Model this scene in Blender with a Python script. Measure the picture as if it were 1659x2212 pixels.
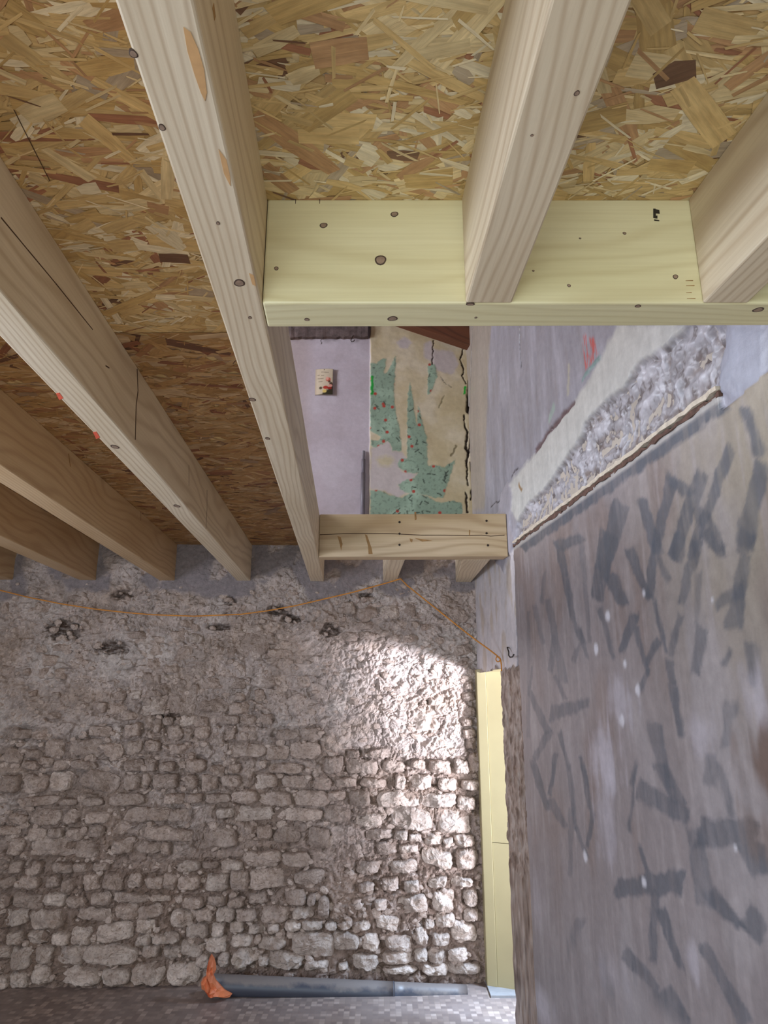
import bpy, math, random
import numpy as np
from mathutils import Vector, Matrix

for o in list(bpy.data.objects):
    bpy.data.objects.remove(o)
SC = bpy.context.scene
COL = SC.collection
R = math.radians
random.seed(7)
rng = np.random.default_rng(7)

# ------------------------------------------------------------------ camera
F_PX, CX, CY = 1480.0, 829.5, 1106.0
PITCH = R(15.27)
CT, ST = math.cos(PITCH), math.sin(PITCH)
CAMZ = 1.574                      # camera height above the floor
cam_d = bpy.data.cameras.new('camera')
cam_d.sensor_fit = 'VERTICAL'
cam_d.sensor_height = 36.0
cam_d.lens = F_PX / 2212.0 * 36.0
cam_d.clip_start = 0.02
cam = bpy.data.objects.new('camera', cam_d)
cam.location = (0, 0, CAMZ)
cam.rotation_euler = (R(90) + PITCH, 0, 0)
COL.objects.link(cam)
SC.camera = cam

# ------------------------------------------------------------------ view, world
vs = SC.view_settings
vs.view_transform = 'Standard'
vs.look = 'None'
vs.gamma = 1.0
vs.use_curve_mapping = False
vs.exposure = 0.1
world = bpy.data.worlds.new('overcast_sky')
SC.world = world
world.use_nodes = True
bg = world.node_tree.nodes['Background']
bg.inputs[0].default_value = (0.80, 0.88, 1.0, 1)
bg.inputs[1].default_value = 1.6


def area(name, loc, target, sx, sy, power, color):
    d = bpy.data.lights.new(name, 'AREA')
    d.shape = 'RECTANGLE'
    d.size, d.size_y = sx, sy
    d.energy = power
    d.color = color
    o = bpy.data.objects.new(name, d)
    o.location = loc
    v = Vector(target) - Vector(loc)
    o.rotation_euler = v.to_track_quat('-Z', 'Y').to_euler()
    COL.objects.link(o)
    return o


# the sunlit courtyard ground outside the door throws light in at a low upward angle on the rubble wall
area('daylight_door', (6.9, -0.45, 0.06), (6.9, -0.45, 2.0), 4.6, 3.4, 19500, (0.82, 0.86, 1.0))
# open sky above the courtyard, reaching the floor just inside the door
area('daylight_courtyard_sky', (2.3, 3.75, 3.3), (0.5, 4.2, 0.4), 1.4, 1.4, 680, (0.52, 0.72, 1.0))
# daylight in the ground floor window of the left wall
area('daylight_left_window', (-3.12, 1.15, 1.34), (0, 1.35, 1.5), 1.3, 1.15, 94, (0.70, 0.80, 1.0))
# daylight in the wide doorway behind the camera
area('daylight_near_doorway', (-0.5, -2.62, 1.05), (0.0, 1.5, 1.6), 2.2, 1.9, 92, (0.80, 0.93, 0.97))
# daylight in the upstairs window of the left wall
area('daylight_upper_window', (-3.12, 2.9, CAMZ + 2.1), (0.6, 3.4, CAMZ + 1.7), 1.3, 1.2, 112, (0.84, 0.88, 1.0))


# ------------------------------------------------------------------ photo geometry helpers
def ray(x, y):
    u = (x - CX) / F_PX
    v = (CY - y) / F_PX
    return Vector((u, CT - v * ST, ST + v * CT))


def on_z(x, y, z):               # z relative to the camera
    d = ray(x, y)
    p = d * (z / d.z)
    return Vector((p.x, p.y, p.z + CAMZ))


FW0, FWK = 4.5, 0.03             # far wall: Y = FW0 + FWK * X


def fwy(x):
    return FW0 + FWK * x


def on_far(x, y, off=0.0):
    d = ray(x, y)
    t = (FW0 - off) / (d.y - FWK * d.x)
    p = d * t
    return Vector((p.x, p.y, p.z + CAMZ))


def on_y(x, y, Y):
    d = ray(x, y)
    p = d * (Y / d.y)
    return Vector((p.x, p.y, p.z + CAMZ))


RW_P = Vector((0.69, 3.68, 0.0))
RW_D = Vector((-0.1085, 1.0, 0.0)).normalized()
RW_N = Vector((-1.0, -0.1085, 0.0)).normalized()      # into the room


def on_right(x, y, off=0.0):
    d = ray(x, y)
    q = RW_P + RW_N * off
    t = q.dot(RW_N) / d.dot(RW_N)
    p = d * t
    return Vector((p.x, p.y, p.z + CAMZ))


def right_sz(x, y):
    p = on_right(x, y)
    return ((p.x - RW_P.x) * RW_D.x + (p.y - RW_P.y) * RW_D.y, p.z)


def right_pt(s, z, off=0.0):
    p = RW_P + RW_D * s + RW_N * off
    return Vector((p.x, p.y, z))


def far_xz(x, y):
    p = on_far(x, y)
    return (p.x, p.z)


ZB = 0.75                        # joist undersides above the camera
ZT = 0.992                       # underside of the boards above the camera
ZBa, ZTa = ZB + CAMZ, ZT + CAMZ


def srgb(r, g, b):
    def f(c):
        c /= 255.0
        return c / 12.92 if c <= 0.04045 else ((c + 0.055) / 1.055) ** 2.4
    return (f(r), f(g), f(b))


# ------------------------------------------------------------------ numpy noise
def _perm(seed):
    r = np.random.default_rng(seed)
    p = r.permutation(256)
    return np.concatenate([p, p])


_G = np.array([[math.cos(a), math.sin(a)] for a in np.linspace(0, 2 * math.pi, 16, endpoint=False)])


def perlin(x, y, seed=0):
    P = _perm(seed)
    xi = np.floor(x).astype(int)
    yi = np.floor(y).astype(int)
    xf, yf = x - xi, y - yi
    u = xf * xf * xf * (xf * (xf * 6 - 15) + 10)
    v = yf * yf * yf * (yf * (yf * 6 - 15) + 10)

    def g(ix, iy, dx, dy):
        h = P[(P[ix & 255] + iy) & 255] & 15
        return _G[h, 0] * dx + _G[h, 1] * dy
    a = g(xi, yi, xf, yf)
    b = g(xi + 1, yi, xf - 1, yf)
    c = g(xi, yi + 1, xf, yf - 1)
    d = g(xi + 1, yi + 1, xf - 1, yf - 1)
    return ((a * (1 - u) + b * u) * (1 - v) + (c * (1 - u) + d * u) * v) * 1.5


def fbm(x, y, octv=4, seed=0, gain=0.5):
    s = np.zeros_like(x)
    a = 1.0
    for i in range(octv):
        s += a * perlin(x * 2 ** i, y * 2 ** i, seed + i)
        a *= gain
    return s


def cells(x, y, seed=0):
    """nearest and second-nearest distance and the cell's random value"""
    r = np.random.default_rng(seed)
    jx, jy, jv = r.random((64, 64)), r.random((64, 64)), r.random((64, 64))
    xi = np.floor(x).astype(int)
    yi = np.floor(y).astype(int)
    f1 = np.full(x.shape, 9.0)
    f2 = np.full(x.shape, 9.0)
    val = np.zeros(x.shape)
    for dx in (-1, 0, 1):
        for dy in (-1, 0, 1):
            a, b = (xi + dx) & 63, (yi + dy) & 63
            px = xi + dx + jx[a, b]
            py = yi + dy + jy[a, b]
            d = np.hypot(px - x, py - y)
            n = d < f1
            f2 = np.where(n, f1, np.minimum(f2, d))
            val = np.where(n, jv[a, b], val)
            f1 = np.where(n, d, f1)
    return f1, f2, val


def in_poly(px, py, poly):
    ins = np.zeros(px.shape, bool)
    n = len(poly)
    for i in range(n):
        x0, y0 = poly[i]
        x1, y1 = poly[(i + 1) % n]
        c = ((y0 > py) != (y1 > py))
        with np.errstate(divide='ignore', invalid='ignore'):
            xx = (x1 - x0) * (py - y0) / ((y1 - y0) if y1 != y0 else 1e-9) + x0
        ins ^= c & (px < xx)
    return ins


def soft_poly(px, py, poly, e=0.004):
    return (in_poly(px + e, py + e, poly) * 1.0 + in_poly(px - e, py + e, poly) + in_poly(px + e, py - e, poly)
            + in_poly(px - e, py - e, poly) + in_poly(px, py, poly)) / 5.0


def seg_d(px, py, a, b):
    ax, ay = a
    bx, by = b
    vx, vy = bx - ax, by - ay
    L = vx * vx + vy * vy + 1e-12
    t = np.clip(((px - ax) * vx + (py - ay) * vy) / L, 0, 1)
    return np.hypot(px - ax - t * vx, py - ay - t * vy)


def sstep(a, b, x):
    t = np.clip((x - a) / (b - a), 0, 1)
    return t * t * (3 - 2 * t)


def mixc(col, rgb, m):
    m = np.clip(m, 0, 1)[..., None]
    return col * (1 - m) + np.array(rgb)[None, None, :] * m


# ------------------------------------------------------------------ object helpers
def link(o, parent=None):
    COL.objects.link(o)
    if parent is not None:
        o.parent = parent
        o.matrix_parent_inverse = parent.matrix_world.inverted()
    return o


def mk(name, verts, faces, mat=None, parent=None, smooth=False, loc=None, rot=None):
    """mesh object; verts are given in the world, loc/rot give its own frame"""
    me = bpy.data.meshes.new(name)
    M = Matrix.Identity(4)
    if rot is not None:
        M = rot.to_4x4()
    if loc is not None:
        M = Matrix.Translation(loc) @ M
    Mi = M.inverted()
    me.from_pydata([Mi @ Vector(v) for v in verts], [], faces)
    me.update()
    if smooth:
        me.polygons.foreach_set('use_smooth', [True] * len(me.polygons))
    for m in (mat if isinstance(mat, (list, tuple)) else [mat]):
        if m:
            me.materials.append(m)
    o = bpy.data.objects.new(name, me)
    o.matrix_world = M
    COL.objects.link(o)
    if parent is not None:
        o.parent = parent
        o.matrix_parent_inverse = Matrix.Identity(4)
        pm = parent.matrix_basis
        if parent.parent is not None:
            pm = parent.parent.matrix_basis @ pm
        o.matrix_basis = pm.inverted() @ M
    return o


def tag(o, label=None, cat=None, group=None, kind=None):
    if label:
        o['label'] = label
    if cat:
        o['category'] = cat
    if group:
        o['group'] = group
    if kind:
        o['kind'] = kind
    return o


def empty(name, loc):
    o = bpy.data.objects.new(name, None)
    o.location = loc
    o.empty_display_size = 0.05
    COL.objects.link(o)
    return o


def box_vf(x0, x1, y0, y1, z0, z1):
    v = [(x0, y0, z0), (x1, y0, z0), (x1, y1, z0), (x0, y1, z0),
         (x0, y0, z1), (x1, y0, z1), (x1, y1, z1), (x0, y1, z1)]
    f = [(0, 3, 2, 1), (4, 5, 6, 7), (0, 1, 5, 4), (1, 2, 6, 5), (2, 3, 7, 6), (3, 0, 4, 7)]
    return v, f


def boxes(name, lst, mat, parent=None):
    V, Fc = [], []
    for b in lst:
        v, f = box_vf(*b)
        n = len(V)
        V += v
        Fc += [tuple(i + n for i in q) for q in f]
    return mk(name, V, Fc, mat, parent)


def bevel(o, w, seg=2):
    m = o.modifiers.new('bevel', 'BEVEL')
    m.width = w
    m.segments = seg
    m.limit_method = 'ANGLE'
    return o


def grid_obj(name, P, keep=None, col=None, mat=None, parent=None, smooth=True):
    """P: (nv, nu, 3) world points; keep: (nv-1, nu-1) faces kept; col: (nv, nu, 3)"""
    nv, nu = P.shape[:2]
    idx = np.arange(nv * nu).reshape(nv, nu)
    q = np.stack([idx[:-1, :-1], idx[:-1, 1:], idx[1:, 1:], idx[1:, :-1]], -1).reshape(-1, 4)
    if keep is not None:
        q = q[keep.reshape(-1)]
    me = bpy.data.meshes.new(name)
    me.vertices.add(nv * nu)
    me.vertices.foreach_set('co', P.reshape(-1).astype(np.float32))
    me.loops.add(len(q) * 4)
    me.loops.foreach_set('vertex_index', q.reshape(-1).astype(np.int32))
    me.polygons.add(len(q))
    me.polygons.foreach_set('loop_start', (np.arange(len(q)) * 4).astype(np.int32))
    try:
        me.polygons.foreach_set('loop_total', np.full(len(q), 4, np.int32))
    except Exception:
        pass
    me.polygons.foreach_set('use_smooth', np.full(len(q), smooth))
    if col is not None:
        a = me.color_attributes.new('paint', 'FLOAT_COLOR', 'POINT')
        c4 = np.concatenate([col.reshape(-1, 3), np.ones((nv * nu, 1))], 1)
        a.data.foreach_set('color', c4.reshape(-1).astype(np.float32))
    me.update(calc_edges=True)
    me.validate()
    if mat:
        me.materials.append(mat)
    o = bpy.data.objects.new(name, me)
    COL.objects.link(o)
    if parent is not None:
        o.parent = parent
    return o


def tube(name, pts, rad, mat, parent=None, seg=10, cap=True):
    """tube through points; rad a number or list"""
    pts = [Vector(p) for p in pts]
    n = len(pts)
    rads = [rad] * n if isinstance(rad, (int, float)) else list(rad)
    V, Fc = [], []
    up = Vector((0.12, 0.31, 0.94)).normalized()
    for i, p in enumerate(pts):
        t = (pts[min(i + 1, n - 1)] - pts[max(i - 1, 0)]).normalized()
        u = up if abs(t.dot(up)) < 0.95 else Vector((1, 0, 0))
        a = t.cross(u).normalized()
        b = t.cross(a).normalized()
        for k in range(seg):
            th = 2 * math.pi * k / seg
            V.append(p + (a * math.cos(th) + b * math.sin(th)) * rads[i])
    for i in range(n - 1):
        for k in range(seg):
            k2 = (k + 1) % seg
            Fc.append((i * seg + k, i * seg + k2, (i + 1) * seg + k2, (i + 1) * seg + k))
    if cap:
        Fc.append(tuple(range(seg)))
        Fc.append(tuple(range((n - 1) * seg + seg - 1, (n - 1) * seg - 1, -1)))
    return mk(name, V, Fc, mat, parent, smooth=True)


# ------------------------------------------------------------------ materials
def new_mat(name):
    m = bpy.data.materials.new(name)
    m.use_nodes = True
    nt = m.node_tree
    b = nt.nodes['Principled BSDF']
    return m, nt, b


def N(nt, typ, **kw):
    n = nt.nodes.new(typ)
    for k, v in kw.items():
        if k.startswith('i_'):
            n.inputs[k[2:].replace('_', ' ')].default_value = v
        else:
            setattr(n, k, v)
    return n


def L(nt, a, b):
    nt.links.new(a, b)


def ramp(nt, src, stops):
    r = nt.nodes.new('ShaderNodeValToRGB')
    el = r.color_ramp.elements
    while len(el) < len(stops):
        el.new(0.5)
    for e, (p, c) in zip(el, stops):
        e.position = p
        e.color = (*c, 1) if len(c) == 3 else c
    L(nt, src, r.inputs[0])
    return r.outputs[0]


def mixn(nt, fac, a, b, mode='MIX'):
    n = nt.nodes.new('ShaderNodeMix')
    n.data_type = 'RGBA'
    n.blend_type = mode
    for s, v in ((n.inputs[0], fac), (n.inputs[6], a), (n.inputs[7], b)):
        if hasattr(v, 'is_linked'):
            L(nt, v, s)
        elif isinstance(v, (int, float)):
            s.default_value = v
        else:
            s.default_value = (*v, 1)
    return n.outputs[2]


def noise(nt, vec, scale, detail=4, rough=0.55, dist=0.0):
    n = nt.nodes.new('ShaderNodeTexNoise')
    n.inputs['Scale'].default_value = scale
    n.inputs['Detail'].default_value = detail
    n.inputs['Roughness'].default_value = rough
    n.inputs['Distortion'].default_value = dist
    if vec is not None:
        L(nt, vec, n.inputs['Vector'])
    return n


def bump(nt, h, strength, dist, prev=None):
    b = nt.nodes.new('ShaderNodeBump')
    b.inputs['Strength'].default_value = strength
    b.inputs['Distance'].default_value = dist
    L(nt, h, b.inputs['Height'])
    if prev is not None:
        L(nt, prev, b.inputs['Normal'])
    return b.outputs[0]


def mapping(nt, vec, scale, loc=None):
    m = nt.nodes.new('ShaderNodeMapping')
    m.inputs['Scale'].default_value = scale
    L(nt, vec, m.inputs['Vector'])
    if loc is not None:
        L(nt, loc, m.inputs['Location'])
    return m.outputs[0]


def math_n(nt, op, a, b=None):
    n = nt.nodes.new('ShaderNodeMath')
    n.operation = op
    for s, v in ((n.inputs[0], a), (n.inputs[1], b)):
        if v is None:
            continue
        if hasattr(v, 'is_linked'):
            L(nt, v, s)
        else:
            s.default_value = v
    return n.outputs[0]


def plain(name, rgb, rough=0.7, var=0.12, scale=30, bstr=0.15, metal=0.0):
    m, nt, b = new_mat(name)
    tc = N(nt, 'ShaderNodeTexCoord')
    n = noise(nt, tc.outputs['Object'], scale, 5)
    d = tuple(c * (1 - var) for c in rgb)
    u = tuple(min(1, c * (1 + var)) for c in rgb)
    L(nt, ramp(nt, n.outputs[0], [(0.3, d), (0.7, u)]), b.inputs['Base Color'])
    b.inputs['Roughness'].default_value = rough
    b.inputs['Metallic'].default_value = metal
    if bstr:
        L(nt, bump(nt, n.outputs[0], bstr, 0.01), b.inputs['Normal'])
    return m


def wood(name, pale, mid, dark, ring=95.0, contrast=1.0, rough=0.55):
    """sawn softwood; x runs along the grain in the object's own frame"""
    m, nt, b = new_mat(name)
    tc = N(nt, 'ShaderNodeTexCoord')
    oi = N(nt, 'ShaderNodeObjectInfo')
    obj = tc.outputs['Object']
    rx = N(nt, 'ShaderNodeCombineXYZ')
    off = math_n(nt, 'MULTIPLY', oi.outputs['Random'], 37.0)
    for k in range(3):
        L(nt, off, rx.inputs[k])
    # slow wander of the rings along the piece
    slow = noise(nt, mapping(nt, obj, (1.1, 4.0, 4.0), rx.outputs[0]), 1.0, 2, 0.4)
    wan = N(nt, 'ShaderNodeVectorMath', operation='SCALE')
    L(nt, slow.outputs[1], wan.inputs[0])
    wan.inputs[3].default_value = 0.11
    add = N(nt, 'ShaderNodeVectorMath', operation='ADD')
    L(nt, mapping(nt, obj, (0.012, 1.0, 1.0)), add.inputs[0])
    L(nt, wan.outputs[0], add.inputs[1])
    sub = N(nt, 'ShaderNodeVectorMath', operation='SUBTRACT')
    L(nt, add.outputs[0], sub.inputs[0])
    cz = N(nt, 'ShaderNodeCombineXYZ')
    L(nt, math_n(nt, 'MULTIPLY_ADD', oi.outputs['Random'], 0.12), cz.inputs[1])
    cz.inputs[2].default_value = 0.33
    L(nt, cz.outputs[0], sub.inputs[1])
    ln = N(nt, 'ShaderNodeVectorMath', operation='LENGTH')
    L(nt, sub.outputs[0], ln.inputs[0])
    s = math_n(nt, 'SINE', math_n(nt, 'MULTIPLY', ln.outputs['Value'], ring * 6.283))
    s01 = math_n(nt, 'MULTIPLY_ADD', s, 0.5)
    s01.node.inputs[2].default_value = 0.5
    sharp = math_n(nt, 'POWER', s01, 3.0)
    fib = noise(nt, mapping(nt, obj, (3.0, 160.0, 160.0), rx.outputs[0]), 1.0, 4, 0.6)
    blot = noise(nt, mapping(nt, obj, (1.6, 7.0, 7.0), rx.outputs[0]), 1.0, 3, 0.5)
    c = ramp(nt, blot.outputs[0], [(0.3, mid), (0.7, pale)])
    c = mixn(nt, math_n(nt, 'MULTIPLY', sharp, 0.42 * contrast), c, dark)
    c = mixn(nt, math_n(nt, 'MULTIPLY', ramp(nt, fib.outputs[0], [(0.35, (1, 1, 1)), (0.62, (0, 0, 0))]), 0.20), c, dark)
    L(nt, c, b.inputs['Base Color'])
    b.inputs['Roughness'].default_value = rough
    nb = bump(nt, fib.outputs[0], 0.10, 0.002)
    nb = bump(nt, sharp, 0.06, 0.002, nb)
    L(nt, nb, b.inputs['Normal'])
    return m


def painted(name, fine=45.0, fvar=0.22, rough=0.85, b1=0.35, bs1=60, b2=0.25, bs2=220, streak=None):
    """surface whose pigment is held in the mesh's own 'paint' layer"""
    m, nt, b = new_mat(name)
    at = N(nt, 'ShaderNodeAttribute', attribute_name='paint')
    tc = N(nt, 'ShaderNodeTexCoord')
    obj = tc.outputs['Object']
    n1 = noise(nt, obj, fine, 6, 0.65)
    c = mixn(nt, 1.0, at.outputs['Color'], ramp(nt, n1.outputs[0], [(0.28, (1 - fvar,) * 3), (0.72, (1 + fvar,) * 3)]), 'MULTIPLY')
    if streak:
        n3 = noise(nt, mapping(nt, obj, streak), 1.0, 5, 0.65)
        c = mixn(nt, 1.0, c, ramp(nt, n3.outputs[0], [(0.3, (0.88,) * 3), (0.7, (1.10,) * 3)]), 'MULTIPLY')
    L(nt, c, b.inputs['Base Color'])
    b.inputs['Roughness'].default_value = rough
    h1 = noise(nt, obj, bs1, 6, 0.6)
    nb = bump(nt, h1.outputs[0], b1, 0.012)
    if b2:
        h2 = noise(nt, obj, bs2, 3, 0.6)
        nb = bump(nt, h2.outputs[0], b2, 0.004, nb)
    L(nt, nb, b.inputs['Normal'])
    return m


def stone_mat(name, lo, hi, dirt):
    m, nt, b = new_mat(name)
    tc = N(nt, 'ShaderNodeTexCoord')
    geo = N(nt, 'ShaderNodeNewGeometry')
    oi = N(nt, 'ShaderNodeObjectInfo')
    p = geo.outputs['Position']
    n1 = noise(nt, p, 22, 6, 0.65)
    n2 = noise(nt, p, 7, 4, 0.6)
    c = ramp(nt, n1.outputs[0], [(0.3, lo), (0.68, hi)])
    c = mixn(nt, ramp(nt, n2.outputs[0], [(0.45, (0, 0, 0)), (0.72, (0.75,) * 3)]), c, dirt)
    n3 = noise(nt, p, 75, 4, 0.7)
    c = mixn(nt, 1.0, c, ramp(nt, n3.outputs[0], [(0.34, (0.62, 0.58, 0.54)), (0.46, (1, 1, 1)), (0.7, (1.12,) * 3)]), 'MULTIPLY')
    v = math_n(nt, 'MULTIPLY_ADD', oi.outputs['Random'], 0.30)
    v.node.inputs[2].default_value = 0.84
    cc = N(nt, 'ShaderNodeCombineColor')
    for k in range(3):
        L(nt, v, cc.inputs[k])
    c = mixn(nt, 1.0, c, cc.outputs[0], 'MULTIPLY')
    L(nt, c, b.inputs['Base Color'])
    b.inputs['Roughness'].default_value = 0.9
    h1 = noise(nt, p, 55, 6, 0.62)
    h2 = noise(nt, p, 170, 3, 0.6)
    nb = bump(nt, h1.outputs[0], 0.7, 0.02)
    nb = bump(nt, h2.outputs[0], 0.5, 0.006, nb)
    L(nt, nb, b.inputs['Normal'])
    return m


M = {}
M['joist'] = wood('spruce_sawn', srgb(222, 205, 177), srgb(208, 189, 158), srgb(164, 135, 102), 62, 1.0)
M['joist_warm'] = wood('spruce_warm', srgb(204, 174, 134), srgb(188, 154, 112), srgb(142, 104, 68), 70, 0.8)
M['trimmer'] = wood('spruce_planed', srgb(226, 216, 176), srgb(216, 205, 160), srgb(188, 170, 122), 60, 0.7, 0.42)
M['trimmer_far'] = wood('pine_resinous', srgb(208, 184, 150), srgb(190, 163, 122), srgb(142, 108, 68), 55, 0.9)
M['old_wood'] = wood('old_brown_timber', srgb(120, 72, 46), srgb(98, 56, 34), srgb(54, 30, 18), 60, 1.0, 0.7)
M['rotten'] = plain('rotten_grey_timber', srgb(96, 82, 80), 0.9, 0.45, 24, 0.6)
M['knot_core'] = plain('knot_core', srgb(142, 118, 98), 0.5, 0.25, 90, 0.1)
M['knot_ring'] = plain('knot_ring', srgb(72, 54, 42), 0.6, 0.2, 90, 0.0)
M['crack'] = plain('wood_check', srgb(74, 48, 28), 0.8, 0.2, 60, 0.0)
M['resin'] = plain('resin_streak', srgb(202, 158, 108), 0.45, 0.12, 40, 0.0)
M['streak_brown'] = plain('brown_streak', srgb(150, 112, 64), 0.6, 0.2, 60, 0.0)
M['red_chalk'] = plain('red_chalk', srgb(214, 88, 58), 0.8, 0.2, 120, 0.0)
M['ink'] = plain('black_ink', srgb(40, 34, 24), 0.7, 0.3, 200, 0.0)
M['screw'] = plain('dark_steel', srgb(66, 52, 44), 0.4, 0.2, 90, 0.0, 0.6)
M['mortar'] = painted('rubble_mortar', 40, 0.25, 0.95, 0.75, 48, 0.5, 150)
M['plaster'] = painted('old_plaster', 25, 0.10, 0.8, 0.18, 40, 0.12, 160, (9.0, 9.0, 2.0))
M['lowerwall'] = painted('scraped_plaster', 26, 0.12, 0.42, 0.10, 30, 0.10, 200, (14.0, 14.0, 2.2))
M['wallpaper'] = painted('torn_wallpaper', 40, 0.07, 0.8, 0.12, 30, 0.08, 160)
M['stone'] = stone_mat('limestone_dusty', srgb(156, 137, 125), srgb(196, 177, 165), srgb(146, 124, 110))
M['stone_pale'] = stone_mat('limestone_pale', srgb(168, 150, 138), srgb(214, 197, 185), srgb(154, 131, 116))
M['cement'] = plain('grey_cement', srgb(150, 143, 146), 0.9, 0.1, 14, 0.3)
M['yellow'] = plain('yellow_paint', srgb(164, 151, 113), 0.5, 0.03, 8, 0.03)
M['white_paint'] = plain('white_paint', srgb(140, 138, 138), 0.6, 0.08, 30, 0.1)
M['pvc'] = plain('dusty_grey_pvc', srgb(98, 98, 106), 0.42, 0.22, 9, 0.06)
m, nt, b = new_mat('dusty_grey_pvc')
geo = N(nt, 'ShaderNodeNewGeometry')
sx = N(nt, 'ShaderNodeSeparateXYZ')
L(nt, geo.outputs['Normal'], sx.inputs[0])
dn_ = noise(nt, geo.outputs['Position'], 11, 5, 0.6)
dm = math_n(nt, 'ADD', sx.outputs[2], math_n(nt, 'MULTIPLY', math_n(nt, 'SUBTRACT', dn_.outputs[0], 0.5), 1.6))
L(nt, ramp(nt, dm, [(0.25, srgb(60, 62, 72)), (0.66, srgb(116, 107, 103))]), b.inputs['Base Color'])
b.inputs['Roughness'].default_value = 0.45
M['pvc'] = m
M['pvc_dark'] = plain('pvc_joint', srgb(64, 62, 68), 0.5, 0.15, 30, 0.05)
M['conduit'] = plain('grey_conduit', srgb(118, 112, 120), 0.45, 0.08, 20, 0.03)
M['orange'] = plain('orange_plastic', srgb(212, 122, 80), 0.5, 0.14, 26, 0.2)
M['cord'] = plain('ochre_cord', srgb(196, 128, 48), 0.7, 0.15, 200, 0.1)
M['iron'] = plain('rusty_iron', srgb(52, 42, 36), 0.6, 0.3, 80, 0.1, 0.3)
M['rust'] = plain('rotten_brown_edge', srgb(92, 66, 54), 0.85, 0.35, 60, 0.5)
M['lath'] = plain('pale_lath', srgb(196, 182, 162), 0.75, 0.18, 50, 0.3)
M['card'] = painted('printed_card', 60, 0.04, 0.35, 0.0, 60, 0)
M['shell'] = plain('rough_render', srgb(176, 164, 150), 0.9, 0.10, 12, 0.2)
M['roof'] = plain('dark_boards', srgb(120, 90, 66), 0.8, 0.2, 10, 0.1)

# oriented strand board
m, nt, b = new_mat('osb_strand')
at = N(nt, 'ShaderNodeAttribute', attribute_name='paint')
uvn = N(nt, 'ShaderNodeUVMap', uv_map='strand')
g = noise(nt, mapping(nt, uvn.outputs[0], (9.0, 130.0, 1.0)), 1.0, 5, 0.65)
g2 = noise(nt, mapping(nt, uvn.outputs[0], (14.0, 30.0, 1.0)), 1.0, 3, 0.6)
c = mixn(nt, 1.0, at.outputs['Color'], ramp(nt, g.outputs[0], [(0.3, (0.74,) * 3), (0.7, (1.18,) * 3)]), 'MULTIPLY')
c = mixn(nt, 1.0, c, ramp(nt, g2.outputs[0], [(0.3, (0.82, 0.76, 0.70)), (0.7, (1.1, 1.1, 1.1))]), 'MULTIPLY')
L(nt, c, b.inputs['Base Color'])
b.inputs['Roughness'].default_value = 0.5
L(nt, bump(nt, g.outputs[0], 0.25, 0.003), b.inputs['Normal'])
M['strand'] = m
M['osb'] = plain('osb_core', srgb(196, 164, 112), 0.6, 0.2, 26, 0.2)

# mosaic floor
m, nt, b = new_mat('mosaic_floor')
tc = N(nt, 'ShaderNodeTexCoord')
sc = N(nt, 'ShaderNodeVectorMath', operation='SCALE')
L(nt, tc.outputs['Object'], sc.inputs[0])
sc.inputs[3].default_value = 1 / 0.030
fl = N(nt, 'ShaderNodeVectorMath', operation='FLOOR')
L(nt, sc.outputs[0], fl.inputs[0])
wn = N(nt, 'ShaderNodeTexWhiteNoise', noise_dimensions='2D')
L(nt, fl.outputs[0], wn.inputs[0])
c = ramp(nt, wn.outputs[0], [(0.0, srgb(108, 92, 86)), (0.45, srgb(124, 107, 99)), (0.75, srgb(146, 127, 116)), (1.0, srgb(180, 160, 148))])
fr = N(nt, 'ShaderNodeVectorMath', operation='FRACTION')
L(nt, sc.outputs[0], fr.inputs[0])
sp = N(nt, 'ShaderNodeSeparateXYZ')
L(nt, fr.outputs[0], sp.inputs[0])
gx = math_n(nt, 'LESS_THAN', sp.outputs[0], 0.10)
gy = math_n(nt, 'LESS_THAN', sp.outputs[1], 0.10)
gm = math_n(nt, 'MAXIMUM', gx, gy)
c = mixn(nt, math_n(nt, 'MULTIPLY', gm, 0.55), c, srgb(120, 104, 92))
du = noise(nt, tc.outputs['Object'], 2.6, 5, 0.6)
c = mixn(nt, ramp(nt, du.outputs[0], [(0.36, (0.12,) * 3), (0.68, (0.72,) * 3)]), c, srgb(140, 126, 120))
L(nt, c, b.inputs['Base Color'])
b.inputs['Roughness'].default_value = 0.48
M['floor'] = m

# ------------------------------------------------------------------ THE SHELL
o = boxes('floor', [(-3.3, 3.2, -2.9, 4.9, -0.12, 0.0)], M['floor'])
tag(o, 'dusty brown mosaic floor at the foot of the rubble wall', kind='structure')

o = boxes('ground', [(3.2, 16.0, -12.0, 12.0, -0.2, 0.0), (-14.0, -3.5, -12.0, 12.0, -0.2, 0.0), (-3.5, 3.2, -12.0, -2.9, -0.2, 0.0)], M['shell'])  # unseen ground slabs, added to block sky light from below the horizon
tag(o, 'pale gravel ground outside the house', kind='structure')
# left wall with a window on each storey (outside the frame)
o = boxes('wall_left', [
    (-3.5, -3.1, -2.9, 0.50, 0, 6.2), (-3.5, -3.1, 1.8, 4.9, 0, 3.2), (-3.5, -3.1, 0.50, 1.8, 0, 0.75),
    (-3.5, -3.1, 0.50, 1.8, 1.95, 6.2), (-3.5, -3.1, 1.8, 4.9, 4.4, 6.2), (-3.5, -3.1, 1.8, 2.2, 3.2, 4.4),
    (-3.5, -3.1, 3.6, 4.9, 3.2, 4.4)], M['shell'])
tag(o, 'rough rendered wall with a window on each storey', kind='structure')
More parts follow.
